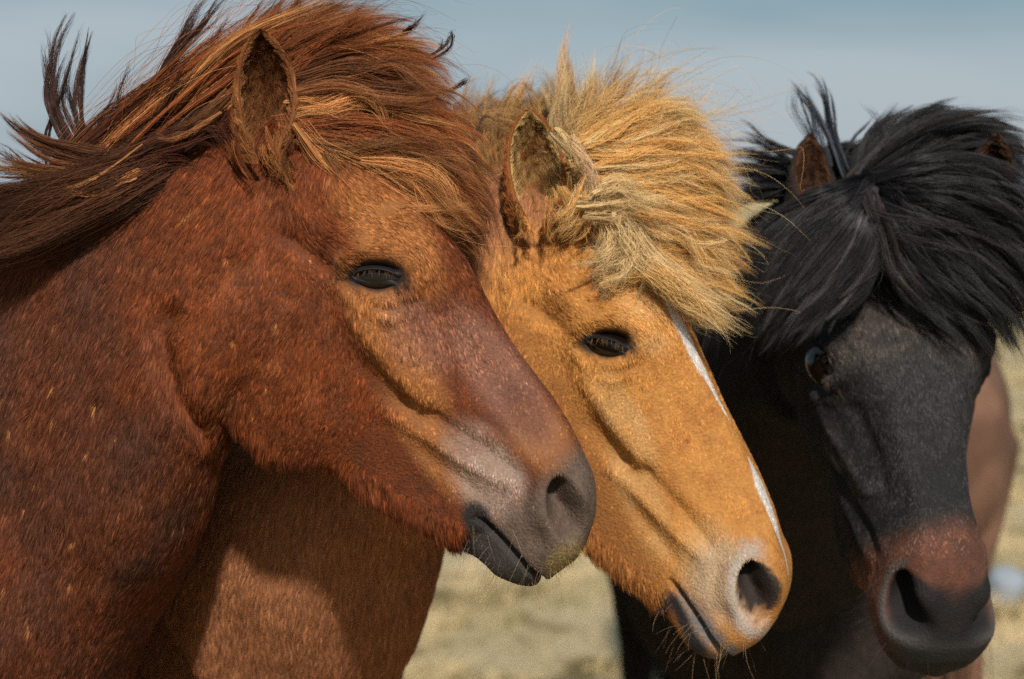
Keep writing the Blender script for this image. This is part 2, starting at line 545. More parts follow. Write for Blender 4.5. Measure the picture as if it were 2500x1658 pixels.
m3 = [((452, -62, 218), (2005, 890), 2), ((452, -62, -218), (2405, 862), 2), ((1176, -8, 140), (2200, 1500), 1.5), ((1176, -8, -140), (2412, 1488), 1.5),
      ((1293, -145, 0), (2290, 1676), 1.8), ((500, 128, 0), (2235, 850)), ((800, 106, 0), (2280, 1130)), ((1150, 78, 0), (2328, 1390)),
      ((1200, -100, 120), (2116, 1480)), ((1200, -100, -120), (2424, 1490)), ((980, -345, 42), (2045, 1340)), ((800, 20, -105), (2360, 1100), .6), ((960, 20, -105), (2368, 1230), .6)]
pose3 = Pose(m3, 2.50, yaw(math.radians(65)) @ R0)
pose3.eye_c = (460, -30); pose3.eye_t = 1.15; pose3.nos = 1.06; pose3.nc = (1178, 16); pose3.it = -.45; pose3.rimh = 5

# ------------------------------------------------------------------ materials
def simple_mat(name, col, rough=0.7, spec=0.3, noise=0.0, scale=60, attr=None):
    m = bpy.data.materials.new(name); m.use_nodes = True
    n = m.node_tree; b = n.nodes['Principled BSDF']
    b.inputs['Base Color'].default_value = (*col, 1); b.inputs['Roughness'].default_value = rough
    b.inputs['Specular IOR Level'].default_value = spec
    return m

# ------------------------------------------------------------------ horses: bodies
def nst(dp, dd, vp, vd, w_, k=0.25):
    return (P(dp[0], dp[1], dd), P(vp[0], vp[1], vd), w_, k)

clay = simple_mat('clay', (.4, .3, .25))
W1 = P(-560, 470, 2.42)
neck1 = [nst((760, 330), 2.10, (700, 900), 2.10, .045), nst((640, 300), 2.10, (590, 960), 2.10, .050), nst((440, 350), 2.12, (510, 1130), 2.12, .068),
         nst((200, 430), 2.17, (450, 1350), 2.17, .095), nst((-60, 540), 2.24, (330, 1560), 2.24, .13), nst((-330, 720), 2.33, (200, 1800), 2.28, .18),
         nst((-480, 900), 2.40, (60, 2000), 2.36, .2)]
horse1 = thing('horse', 'reddish brown horse nearest the viewer, in profile with its chestnut mane blown over the forehead', 'horse', (W1[0], W1[1], 0))
bodym1, can1 = build_body('body', pose1, (W1[0], W1[1]), (.97, -.2), neck1, horse1, clay)

W2 = (-.45, 3.01)
neck2 = [nst((1330, 470), 2.33, (1240, 960), 2.33, .05), nst((1230, 440), 2.34, (1150, 1050), 2.34, .065), nst((1070, 480), 2.36, (1080, 1230), 2.32, .085),
         nst((940, 560), 2.43, (915, 1400), 2.34, .11), nst((780, 640), 2.53, (830, 1570), 2.38, .15), nst((660, 740), 2.70, (740, 1740), 2.47, .18)]
horse2 = thing('horse', 'golden chestnut horse with shaggy blond mane and thin white blaze, middle of the three', 'horse', (W2[0], W2[1], 0))
bodym2, can2 = build_body('body', pose2, W2, (.35, -.94), neck2, horse2, clay)

W3 = (.49, 3.50)
neck3 = [nst((2110, 470), 2.50, (2150, 950), 2.62, .05, .2), nst((2090, 440), 2.58, (2080, 1000), 2.70, .065, .2), nst((2000, 470), 2.74, (1990, 1130), 2.80, .085),
         nst((1890, 540), 2.95, (1930, 1280), 2.88, .12), nst((1830, 640), 3.18, (1890, 1420), 2.98, .17), nst((1810, 730), 3.4, (1860, 1540), 3.06, .2)]
horse3 = thing('horse', 'black horse facing the viewer with brown muzzle and thick black forelock', 'horse', (W3[0], W3[1], 0))
def face3(C, N):
    d, u = seg_dist(C[:, :2], [(520, -120), (640, -100), (760, -75), (860, -50)])
    e, v = seg_dist(C[:, :2], [(620, 10), (760, 10), (900, 20)])
    side = sstep(0.1, 0.5, np.abs(N[:, 2]))
    return ((9 * np.exp(-(d / 26) ** 2) - 3 * np.exp(-(e / 24) ** 2)) * side)[:, None] * N
bodym3, can3 = build_body('body', pose3, W3, (.06, -1.0), neck3, horse3, clay, extra=face3)

# ------------------------------------------------------------------ ground
def plane(name, r, mat):
    o = mesh_obj(name, [(-r, -r, 0), (r, -r, 0), (r, r, 0), (-r, r, 0)], [(0, 1, 2, 3)], mat)
    o['kind'] = 'structure'
    return o
def ground_mat():
    m = bpy.data.materials.new('dry_pasture'); m.use_nodes = True
    n = m.node_tree; b = n.nodes['Principled BSDF']
    ge = n.nodes.new('ShaderNodeNewGeometry')
    def noise(sc_, det, rough=.6):
        x = n.nodes.new('ShaderNodeTexNoise'); x.inputs['Scale'].default_value = sc_; x.inputs['Detail'].default_value = det; x.inputs['Roughness'].default_value = rough
        n.links.new(ge.outputs['Position'], x.inputs['Vector']); return x
    def ramp(src, stops):
        r = n.nodes.new('ShaderNodeValToRGB')
        while len(r.color_ramp.elements) < len(stops): r.color_ramp.elements.new(.5)
        for e, (p_, c_) in zip(r.color_ramp.elements, stops): e.position = p_; e.color = (*c_, 1)
        n.links.new(src, r.inputs[0]); return r
    r1 = ramp(noise(1.9, 5).outputs['Fac'], [(.32, (.11, .09, .04)), (.43, (.30, .23, .11)), (.50, (.62, .49, .29)), (.75, (.72, .60, .40))])
    r2 = ramp(noise(22, 6, .7).outputs['Fac'], [(.3, (.45, .45, .42)), (.7, (1.2, 1.15, 1.1))])
    mx = n.nodes.new('ShaderNodeMix'); mx.data_type = 'RGBA'; mx.blend_type = 'MULTIPLY'; mx.inputs['Factor'].default_value = .9
    n.links.new(r1.outputs[0], mx.inputs['A']); n.links.new(r2.outputs[0], mx.inputs['B'])
    n.links.new(mx.outputs['Result'], b.inputs['Base Color'])
    b.inputs['Roughness'].default_value = .95; b.inputs['Specular IOR Level'].default_value = .1
    bp = n.nodes.new('ShaderNodeBump'); bp.inputs['Distance'].default_value = .05
    n.links.new(noise(30, 6).outputs['Fac'], bp.inputs['Height']); n.links.new(bp.outputs[0], b.inputs['Normal'])
    return m
GM = ground_mat()
plane('ground', 6000, GM)

def hill_mat():
    m = bpy.data.materials.new('far_hill'); m.use_nodes = True
    n = m.node_tree; b = n.nodes['Principled BSDF']
    ge = n.nodes.new('ShaderNodeNewGeometry'); x = n.nodes.new('ShaderNodeTexNoise'); x.inputs['Scale'].default_value = .004; x.inputs['Detail'].default_value = 6
    n.links.new(ge.outputs['Position'], x.inputs['Vector'])
    mx = n.nodes.new('ShaderNodeMix'); mx.data_type = 'RGBA'; mx.inputs['A'].default_value = (.12, .17, .26, 1); mx.inputs['B'].default_value = (.20, .25, .34, 1)
    n.links.new(x.outputs['Fac'], mx.inputs['Factor']); n.links.new(mx.outputs['Result'], b.inputs['Base Color']); b.inputs['Roughness'].default_value = 1
    return m
hv, hf = [], []
nx_, ny_ = 160, 24
for i in range(nx_):
    for j in range(ny_):
        x = -4200 + 8400 * i / (nx_ - 1); y = 3600 + 1600 * j / (ny_ - 1)
        prof = math.sin(PI * j / (ny_ - 1))
        hh = 20 + 22 * math.sin(x * .0011 + 1) + 60 / (1 + math.exp(-(x - 700) / 180)) + 10 * math.sin(x * .006) + 5 * math.sin(x * .017 + j)
        hv.append((x, y, max(0, hh) * prof - 1))
ho = mesh_obj('hills', hv, grid_faces(nx_, ny_), hill_mat()); ho['kind'] = 'structure'

# a pale stone lying in the grass
rs = np.random.default_rng(4)
bm = bmesh.new(); bmesh.ops.create_icosphere(bm, subdivisions=4, radius=1)
rp = P(2450, 1440, 7.6); rp[2] = 0
cv = np.array([v.co[:] for v in bm.verts]); cv = cv * (1 + .38 * vnoise(cv, .9, 5) + .07 * vnoise(cv, .3, 6))[:, None]
for v, c_ in zip(bm.verts, cv): v.co = (c_[0] * .085 + rp[0], c_[1] * .09 + rp[1], c_[2] * .085 + rp[2] + .045)
me = bpy.data.meshes.new('stone'); bm.to_mesh(me); bm.free()
me.polygons.foreach_set('use_smooth', [True] * len(me.polygons))
me.materials.append(simple_mat('pale_stone', (.24, .27, .31), .85, .2))
st_o = bpy.data.objects.new('stone', me); sc.collection.objects.link(st_o)
st_o['label'] = 'small pale grey stone lying in the dry grass behind the black horse'; st_o['category'] = 'stone'

# the fourth horse, seen from behind, out of focus beyond the black one
W4 = (.755, 5.45); FW4 = (-.12, .99)
R4 = np.stack([nrm(np.array([-.05, -.75, -.66])), nrm(np.array([-.03, .66, -.75])), [0, 0, 0]], 1)
R4[:, 2] = np.cross(R4[:, 0], R4[:, 1])
p4 = np.array([.69, 6.45, .62])
pose4 = Pose.fixed(R4, p4)
neck4 = [(np.array(d) + [.14, .70, 0], np.array(v) + [.14, .70, 0], w_, k) for d, v, w_, k in
         [((.54, 5.60, .95), (.54, 5.42, .66), .05, .1), ((.55, 5.40, 1.12), (.55, 5.22, .74), .07, .25), ((.58, 5.15, 1.26), (.58, 5.0, .78), .10, .25),
          ((.60, 4.9, 1.34), (.60, 4.85, .80), .15, .25), ((.62, 4.7, 1.34), (.62, 4.7, .85), .18, .2)]]
horse4 = thing('horse', 'dull brown horse standing with its rump turned, out of focus behind the black horse', 'horse', (W4[0], W4[1], 0))
bodym4, can4 = build_body('body', pose4, W4, FW4, neck4, horse4, clay, voxel=.009, fine=False)

# ------------------------------------------------------------------ hair
def hair_mat(name, shine=.3, rough=.3, trans=.0, white=.12, glow=0.0):
    """hair: soft body colour that follows the lie of the coat, a tinted sheen along the strand, a little light let through"""
    m = bpy.data.materials.new(name); m.use_nodes = True
    n = m.node_tree; n.nodes.clear()
    out = n.nodes.new('ShaderNodeOutputMaterial')
    a = n.nodes.new('ShaderNodeAttribute'); a.attribute_name = 'col'
    na = n.nodes.new('ShaderNodeAttribute'); na.attribute_name = 'nrm'
    d = n.nodes.new('ShaderNodeBsdfDiffuse'); n.links.new(a.outputs['Color'], d.inputs['Color']); n.links.new(na.outputs['Vector'], d.inputs['Normal'])
    r = n.nodes.new('ShaderNodeBsdfHair'); r.component = 'Reflection'
    tint = n.nodes.new('ShaderNodeMix'); tint.data_type = 'RGBA'; tint.inputs['Factor'].default_value = white; tint.inputs['B'].default_value = (1, 1, 1, 1)
    n.links.new(a.outputs['Color'], tint.inputs['A']); n.links.new(tint.outputs['Result'], r.inputs['Color'])
    r.inputs['RoughnessU'].default_value = rough; r.inputs['RoughnessV'].default_value = .9; r.inputs['Offset'].default_value = math.radians(-4)
    base = d
    if glow > 0:
        tl = n.nodes.new('ShaderNodeBsdfTranslucent'); n.links.new(a.outputs['Color'], tl.inputs['Color']); n.links.new(na.outputs['Vector'], tl.inputs['Normal'])
        m0 = n.nodes.new('ShaderNodeMixShader'); m0.inputs[0].default_value = glow
        n.links.new(d.outputs[0], m0.inputs[1]); n.links.new(tl.outputs[0], m0.inputs[2]); base = m0
    mx = n.nodes.new('ShaderNodeMixShader'); mx.inputs[0].default_value = shine
    n.links.new(base.outputs[0], mx.inputs[1]); n.links.new(r.outputs[0], mx.inputs[2])
    last = mx
    if trans > 0:
        t = n.nodes.new('ShaderNodeBsdfHair'); t.component = 'Transmission'; n.links.new(a.outputs['Color'], t.inputs['Color'])
        t.inputs['RoughnessU'].default_value = .35; t.inputs['RoughnessV'].default_value = .6
        m2 = n.nodes.new('ShaderNodeMixShader'); m2.inputs[0].default_value = trans
        n.links.new(mx.outputs[0], m2.inputs[1]); n.links.new(t.outputs[0], m2.inputs[2]); last = m2
    n.links.new(last.outputs[0], out.inputs[0])
    return m

def curves_obj(name, pts, rad, col, mat, parent, nv=None):
    """pts (n, k, 3), rad (n, k), col (n, 3)"""
    n, k = pts.shape[:2]
    col = np.asarray(col, float)
    col = col * np.minimum(1, .92 / np.maximum(col.max(1, keepdims=True), 1e-4))       # keep the hue of the palest hairs
    hc = bpy.data.hair_curves.new(name)
    hc.add_curves([k] * n)
    hc.attributes['position'].data.foreach_set('vector', np.ascontiguousarray(pts, np.float32).ravel())
    r = hc.attributes.get('radius') or hc.attributes.new('radius', 'FLOAT', 'POINT')
    r.data.foreach_set('value', np.ascontiguousarray(rad, np.float32).ravel())
    c = hc.attributes.new('col', 'FLOAT_COLOR', 'CURVE')
    c.data.foreach_set('color', np.concatenate([np.clip(col, 0.002, .95), np.ones((n, 1))], 1).astype(np.float32).ravel())
    if nv is None:
        tg = nrm(pts[:, -1] - pts[:, 0]); nv = nrm(CAM - pts[:, 0]) + .6 * UPV
        nv = nrm(nv - (nv * tg).sum(1, keepdims=True) * tg)
    na = hc.attributes.new('nrm', 'FLOAT_VECTOR', 'CURVE')
    na.data.foreach_set('vector', np.ascontiguousarray(nv, np.float32).ravel())
    hc.materials.append(mat)
    o = bpy.data.objects.new(name, hc)
    sc.collection.objects.link(o)
    o.parent = parent
    o.matrix_parent_inverse = parent.matrix_world.inverted()
    return o

def mesh_tris(me):
    me.calc_loop_triangles()
    t = np.empty(len(me.loop_triangles) * 3, int); me.loop_triangles.foreach_get('vertices', t)
    return t.reshape(-1, 3)

def fur(name, body, can, pose, n, flow, length, colour, density, mat, parent, radius=0.00022, lift=0.24, clump=0.26, seed=1, tuft=.0030, tint=.22):
    rng = np.random.default_rng(seed)
    me = body.data
    co, no, tr = get_co(me), get_no(me), mesh_tris(me)
    c = co[tr]
    area = np.linalg.norm(np.cross(c[:, 1] - c[:, 0], c[:, 2] - c[:, 0]), axis=1) / 2
    cen = c.mean(1); cc = can[tr].mean(1); cn = nrm(no[tr].mean(1))
    px = proj(world2cam(cen)); dist = -world2cam(cen)[:, 2]
    vis = ((px[:, 0] > -120) & (px[:, 0] < 2620) & (px[:, 1] > -120) & (px[:, 1] < 1780)).astype(float)
    facing = ((CAM - cen) * cn).sum(1) / np.linalg.norm(CAM - cen, axis=1)
    wgt = area * vis * np.where(facing > -0.12, 1.0, 0.18) * density(cen, cc, cn)
    wgt /= wgt.sum()
    idx = rng.choice(len(tr), n, p=wgt)
    u, v = rng.random(n), rng.random(n)
    f = u + v > 1; u[f], v[f] = 1 - u[f], 1 - v[f]
    b = np.stack([1 - u - v, u, v], 1)
    p = (co[tr[idx]] * b[..., None]).sum(1)
    q = (can[tr[idx]] * b[..., None]).sum(1)
    nn = nrm((no[tr[idx]] * b[..., None]).sum(1))
    T = flow(p, q)
    jit = np.stack([vnoise(p, .013, seed + 1), vnoise(p, .013, seed + 2), vnoise(p, .013, seed + 3)], 1) * clump \
        + np.stack([vnoise(p, .0045, seed + 4), vnoise(p, .0045, seed + 5), vnoise(p, .0045, seed + 6)], 1) * clump * .8 + rng.normal(0, .10, (n, 3))
    T = T + jit
    T = nrm(T - (T * nn).sum(1, keepdims=True) * nn)
    # tufts: hairs of one small patch share length, tint and tip
    cell = np.floor(p / tuft + .45 * jit / max(clump, .01)).astype(np.int64)
    key = (cell[:, 0] * 73856093) ^ (cell[:, 1] * 19349663) ^ (cell[:, 2] * 83492791)
    _, inv = np.unique(key, return_inverse=True)
    nc = inv.max() + 1
    cnt = np.bincount(inv, minlength=nc).astype(float)
    mean = np.stack([np.bincount(inv, p[:, i], nc) / cnt for i in range(3)], 1)
    meanT = nrm(np.stack([np.bincount(inv, T[:, i], nc) for i in range(3)], 1))
    tl = rng.uniform(.8, 1.15, nc)[inv][:, None]
    tc_ = rng.lognormal(0, tint, nc)[inv][:, None]
    tu = rng.uniform(.6, 1.3, nc)[inv][:, None]
    L = length(p, q)[:, None] * rng.uniform(.7, 1.1, (n, 1)) * tl
    up = lift * (1 + .4 * vnoise(p, .009, seed + 7)[:, None]) * rng.uniform(.8, 1.15, (n, 1)) * tu
    hang = jaw_low(q)[:, None] * (facing[idx][:, None] > -.3)
    up = up + .3 * hang
    T = T + hang * np.array([0, 0, -.8])[None]
    T = nrm(T * .45 + meanT[inv] * .55)
    T = nrm(T - (T * nn).sum(1, keepdims=True) * nn)
    dm = mean[inv] - p
    far_ = np.linalg.norm(dm, axis=1, keepdims=True) > tuft * 1.5
    dm = np.where(far_, 0, dm)
    k = 4
    pts = np.empty((n, k, 3))
    for i, s_ in enumerate(np.linspace(0, 1, k)):
        pts[:, i] = p - nn * .0006 + L * (T * s_ + nn * up * (s_ - .5 * s_ * s_)) + dm * (.75 * s_ ** 1.3)
    rad = radius * np.array([1.0, .95, .7, .15])[None] * rng.uniform(.7, 1.3, (n, 1))
    mz = muzzle_mask(q, 1030, 1150)[:, None]
    col = colour(p, q, rng) * tc_ * (1 + mz * (rng.lognormal(0, .35, (n, 1)) - 1) * 1.0)
    nv = nrm(nn + T * -.18 + .22 * rng.normal(0, 1, (n, 3)) + .25 * rng.normal(0, 1, (nc, 3))[inv])
    return curves_obj(name, pts, rad, col, mat, parent, nv)

def idw_flow(pose, ctrl, body_dir):
    """ctrl: photo pixel and image direction near the head of the profile horse; elsewhere body_dir(p)"""
    C, D = [], []
    for (px, py), (ix, iy) in ctrl:
        C.append(st_of(px, py)); D.append((ix * .574 + iy * .819, ix * .819 - iy * .574))
    C, D = np.array(C), np.array(D)
    def f(p, q):
        w2 = 1 / (((q[:, None, :2] - C[None]) ** 2).sum(-1) + 900)
        w2 = w2 ** 1.6
        d = (w2[..., None] * D[None]).sum(1) / w2.sum(1)[:, None]
        hv = nrm(pose.vec(np.concatenate([d, np.zeros((len(d), 1))], 1)))
        bw = sstep(300, 60, q[:, 0])[:, None] + 0 * hv
        far = np.linalg.norm((q - np.array([640, -150, 0])) / np.array([760, 480, 420]), axis=1)
        bw = np.maximum(bw, sstep(.95, 1.25, far)[:, None])
        return nrm(hv * (1 - bw) + body_dir(p) * bw)
    return f

HEADFLOW = [((800, 430), (.5, .85)), ((900, 480), (.75, .65)), ((1000, 520), (.8, .6)), ((900, 590), (.93, .35)), ((800, 600), (.9, .4)), ((1100, 700), (.45, .9)), ((1250, 900), (.45, .9)),
            ((1380, 1100), (.15, 1)), ((1430, 1250), (-.2, 1)), ((1250, 1300), (0, 1)), ((1100, 1000), (.15, 1)), ((950, 820), (.1, 1)), ((900, 740), (0, 1)), ((850, 900), (-.2, 1)),
            ((700, 750), (-.42, .9)), ((600, 950), (-.35, .93)), ((800, 1080), (-.4, .9)), ((700, 1050), (-.3, .95)), ((1150, 1130), (0, 1)), ((1000, 1200), (0.05, 1)),
            ((1100, 1250), (.1, 1)), ((600, 550), (-.4, .92)), ((720, 600), (-.3, .95)), ((500, 800), (-.3, .95))]

def mixc(a, b, t):
    return np.asarray(a)[None] * (1 - t[:, None]) + np.asarray(b)[None] * t[:, None] if np.ndim(a) == 1 else a * (1 - t[:, None]) + np.asarray(b)[None] * t[:, None]

def blob(q, c, r, z=None):
    """soft mask in the side view of the head"""
    d = np.sqrt((((q[:, :2] - np.array(c)) / np.array(r)) ** 2).sum(1))
    return sstep(1.0, 0.45, d)

# ------------------------------------------------------------------ coat colours: markings and shades of hair, some lit tones painted in
def eye_patch(q, c=(452, -62)):
    d = q[:, :2] - np.array(c, float)
    ex = d @ np.array([.574, .819]) + 4; ey = d @ np.array([-.819, .574])
    r = np.sqrt((ex / 96) ** 2 + ((ey + .04 * ex) / 43) ** 2) + .10 * vnoise(q, 14, 88)
    return sstep(1.05, .68, r)

def muzzle_mask(q, s0=1020, s1=1150):
    return sstep(s0, s1, q[:, 0] + 0.15 * q[:, 1])

def col1(p, q, rng, mesh=False):
    n = len(p)
    body = np.array([.195, .048, .014]); ginger = np.array([.50, .20, .060]); sooty = np.array([.085, .029, .014])
    c = np.repeat(body[None], n, 0)
    far = sstep(1.0, 1.35, np.linalg.norm((q - np.array([640, -150, 0])) / np.array([760, 480, 420]), axis=1))
    v = vnoise(p, .03, 11) * .5 + vnoise(p, .008, 12) * .5
    c = mixc(c, sooty, np.clip(.3 + v * .9, 0, 1) * .7)
    c = mixc(c, [.31, .095, .036], sstep(.1, .9, vnoise(p, .016, 13)) * .45)
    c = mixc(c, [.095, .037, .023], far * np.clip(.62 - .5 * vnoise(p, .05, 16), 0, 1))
    # lighter forehead, brow and side of the nose; lit cheekbone ridges painted in as well
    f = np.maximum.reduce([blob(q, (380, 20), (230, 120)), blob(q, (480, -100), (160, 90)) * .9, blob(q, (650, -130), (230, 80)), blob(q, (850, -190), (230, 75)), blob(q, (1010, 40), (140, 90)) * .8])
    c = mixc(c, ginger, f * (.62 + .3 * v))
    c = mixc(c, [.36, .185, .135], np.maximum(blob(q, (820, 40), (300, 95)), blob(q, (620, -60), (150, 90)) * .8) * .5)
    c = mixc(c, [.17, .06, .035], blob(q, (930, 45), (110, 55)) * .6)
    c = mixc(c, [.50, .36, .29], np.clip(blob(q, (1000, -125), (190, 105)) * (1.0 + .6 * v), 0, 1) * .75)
    # grey brown muzzle, dark lips, gold tip of the upper lip
    m = muzzle_mask(q, 1050, 1120)
    c = mixc(c, [.165, .112, .085], m)
    c = c * (1 - .35 * np.clip(vnoise(p, .004, 15), 0, 1) * m)[:, None]
    lip = sstep(-150, -185, q[:, 1] - (q[:, 0] - 1190) * .15) * sstep(1060, 1110, q[:, 0])
    c = mixc(c, [.06, .048, .044], np.clip(lip, 0, 1))
    c = mixc(c, [.035, .03, .03], blob(q, (1070, -205), (60, 45)))
    c = mixc(c, [.34, .24, .09], blob(q, (1285, -75), (60, 75)) * .7)
    c = mixc(c, [.022, .017, .017], eye_patch(q) * .93)
    # the odd light hair tuft
    if not mesh:
        t = sstep(.78, .88, vnoise(p * np.array([1, 1, .45]), .0075, 21)) * sstep(800, 500, q[:, 0]) * (q[:, 0] > 50)
        c = mixc(c, [.62, .27, .09], t * .9)
        c = c * rng.lognormal(0, .24, (n, 1))
    return c

def col2(p, q, rng, mesh=False):
    n = len(p)
    gold = np.array([.68, .30, .075]); red = np.array([.42, .14, .034]); pale = np.array([.80, .48, .20])
    v = vnoise(p, .025, 31) * .5 + vnoise(p, .008, 32) * .5
    c = np.repeat(gold[None], n, 0)
    c = mixc(c, red, np.clip(.25 + v, 0, 1) * .6)
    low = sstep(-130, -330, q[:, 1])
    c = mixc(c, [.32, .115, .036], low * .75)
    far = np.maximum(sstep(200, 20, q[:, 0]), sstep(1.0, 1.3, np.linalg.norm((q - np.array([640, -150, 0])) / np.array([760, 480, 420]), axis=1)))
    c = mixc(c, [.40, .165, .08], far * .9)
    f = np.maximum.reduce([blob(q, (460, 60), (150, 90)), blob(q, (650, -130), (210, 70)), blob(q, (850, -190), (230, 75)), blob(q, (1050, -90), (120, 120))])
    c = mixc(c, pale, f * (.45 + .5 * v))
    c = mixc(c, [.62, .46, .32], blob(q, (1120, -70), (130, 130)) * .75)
    # blaze: a narrow white stripe down the middle, broken over the nose
    zc = q[:, 2] - np.interp(q[:, 0], [430, 640, 800, 960, 1190], [92, 74, 42, 34, 30]) - 4 * np.sin(q[:, 0] / 70)
    wd = np.interp(q[:, 0], [395, 430, 520, 640, 780, 800, 890, 905, 960, 1040, 1120, 1180, 1195], [0, 30, 36, 24, 8, 0, 0, 8, 28, 24, 11, 7, 0])
    bz = sstep(1.15, .8, np.abs(zc) / np.maximum(wd, .1)) * (wd > 1) * (q[:, 1] > 20)
    c = mixc(c, [.86, .80, .76], bz)
    lip = sstep(-120, -165, q[:, 1] - (q[:, 0] - 1190) * .35) * sstep(1070, 1130, q[:, 0])
    c = mixc(c, [.19, .19, .20], np.clip(lip, 0, 1) * np.clip(.85 + v * .6, 0, 1))
    c = mixc(c, [.03, .028, .03], np.clip(sstep(-195, -212, q[:, 1] - (q[:, 0] - 1190) * .1), 0, 1) * sstep(1075, 1110, q[:, 0]) * sstep(1290, 1240, q[:, 0]))
    c = mixc(c, [.34, .13, .04], sstep(-225, -250, q[:, 1]) * sstep(1100, 1150, q[:, 0]))
    ca, sa = math.cos(math.radians(-24)), math.sin(math.radians(-24))
    a, b = (q[:, 0] - 1176) * ca + (q[:, 1] + 6) * sa, -(q[:, 0] - 1176) * sa + (q[:, 1] + 6) * ca
    r = np.sqrt((a / 78) ** 2 + (b / 49) ** 2) + .12 * vnoise(p, .007, 35) + .08 * vnoise(p, .003, 36)
    c = mixc(c, [.56, .48, .42], np.exp(-((r - 1.25) / .3) ** 2) * sstep(40, -10, b) * .9)
    c = mixc(c, [.045, .032, .028], sstep(1.02, .7, r))
    c = mixc(c, [.022, .017, .017], eye_patch(q, (452, -64)) * .93)
    if not mesh:
        c = c * rng.lognormal(0, .22, (n, 1))
    return c

def col3(p, q, rng, mesh=False):
    n = len(p)
    v = vnoise(p, .02, 41) * .5 + vnoise(p, .008, 42) * .5
    c = np.repeat(np.array([.014, .0125, .0135])[None], n, 0)
    c = mixc(c, [.060, .046, .040], np.maximum.reduce([blob(q, (420, 90), (150, 80)), blob(q, (760, -100), (190, 60)) * .8]) * np.clip(.5 + v * 1.2, 0, 1))  # light on forehead and cheek crest, painted into the black as grey brown
    zz = np.abs(q[:, 2])
    br = np.clip(sstep(960, 1060, q[:, 0] - zz * .15) * sstep(1280, 1210, q[:, 0]), 0, 1)
    c = mixc(c, [.17, .062, .036], br * np.clip(.85 + .5 * v, 0, 1) * .92)
    dark = sstep(1190, 1240, q[:, 0] - 20 * np.exp(-(zz / 60) ** 2))
    c = mixc(c, [.020, .018, .020], dark)
    side = sstep(-30, -110, q[:, 1]) * sstep(1020, 1090, q[:, 0]) * sstep(1290, 1230, q[:, 0])
    c = mixc(c, [.17, .070, .042], side * .8)
    ca, sa = math.cos(math.radians(-24)), math.sin(math.radians(-24))
    a, b = (q[:, 0] - 1178) * ca + (q[:, 1] - 16) * sa, -(q[:, 0] - 1178) * sa + (q[:, 1] - 16) * ca
    r = np.sqrt((a / 83) ** 2 + (b / 52) ** 2)
    c = mixc(c, [.10, .09, .09], np.exp(-((r - 1.12) / .16) ** 2) * sstep(20, -20, b))  # pale crescent: the lit nostril rim painted into the coat
    c = mixc(c, [.014, .012, .013], sstep(1.0, .8, r))
    c = mixc(c, [.07, .03, .018], np.exp(-((np.sqrt(((q[:, 0] - 465) / 62) ** 2 + ((q[:, 1] + 40) / 62) ** 2) - .9) / .22) ** 2) * .8)
    far = np.maximum(sstep(200, 20, q[:, 0]), sstep(1.0, 1.3, np.linalg.norm((q - np.array([640, -150, 0])) / np.array([760, 480, 420]), axis=1)))
    c = mixc(c, [.022, .014, .012], far)
    if not mesh:
        c = c * rng.lognormal(0, .45, (n, 1))
        sil = (rng.random(n) < .30 * (1 + vnoise(p, .012, 44))) & (q[:, 0] > 350)
        c = np.where(sil[:, None], c * 1.8 + .014, c)
    return c

def coat_mesh_mat(name, body, col, rough=.75):
    """skin under the hair: markings as a point attribute, broken up by noise"""
    m = bpy.data.materials.new(name); m.use_nodes = True
    n = m.node_tree; b = n.nodes['Principled BSDF']
    a = n.nodes.new('ShaderNodeAttribute'); a.attribute_name = 'coat'
    tc = n.nodes.new('ShaderNodeTexCoord')
    no = n.nodes.new('ShaderNodeTexNoise'); no.inputs['Scale'].default_value = 260; no.inputs['Detail'].default_value = 4
    n.links.new(tc.outputs['Object'], no.inputs['Vector'])
    mr = n.nodes.new('ShaderNodeMapRange'); mr.inputs['To Min'].default_value = .45; mr.inputs['To Max'].default_value = 1.05
    n.links.new(no.outputs['Fac'], mr.inputs['Value'])
    mx = n.nodes.new('ShaderNodeVectorMath'); mx.operation = 'SCALE'
    n.links.new(a.outputs['Color'], mx.inputs[0]); n.links.new(mr.outputs[0], mx.inputs['Scale'])
    n.links.new(mx.outputs[0], b.inputs['Base Color'])
    n2 = n.nodes.new('ShaderNodeTexNoise'); n2.inputs['Scale'].default_value = 700; n2.inputs['Detail'].default_value = 3
    n.links.new(tc.outputs['Object'], n2.inputs['Vector'])
    n3 = n.nodes.new('ShaderNodeTexVoronoi'); n3.inputs['Scale'].default_value = 340
    n.links.new(tc.outputs['Object'], n3.inputs['Vector'])
    ad = n.nodes.new('ShaderNodeMath'); ad.operation = 'ADD'; n.links.new(n2.outputs['Fac'], ad.inputs[0]); n.links.new(no.outputs['Fac'], ad.inputs[1])
    ae = n.nodes.new('ShaderNodeMath'); ae.operation = 'ADD'; n.links.new(ad.outputs[0], ae.inputs[0]); n.links.new(n3.outputs['Distance'], ae.inputs[1])
    bp = n.nodes.new('ShaderNodeBump'); bp.inputs['Strength'].default_value = .6; bp.inputs['Distance'].default_value = .0016
    n.links.new(ae.outputs[0], bp.inputs['Height']); n.links.new(bp.outputs[0], b.inputs['Normal'])
    b.inputs['Roughness'].default_value = rough; b.inputs['Specular IOR Level'].default_value = .25
    at = body.data.attributes.new('coat', 'FLOAT_COLOR', 'POINT')
    c = col
    at.data.foreach_set('color', np.concatenate([c, np.ones((len(c), 1))], 1).astype(np.float32).ravel())
    body.data.materials.clear(); body.data.materials.append(m)
    return m

def bodydir(fw, down=1.0, back=.35):
    v = nrm(np.array([-fw[0] * back, -fw[1] * back, -down]))
    return lambda p: np.repeat(v[None], len(p), 0)

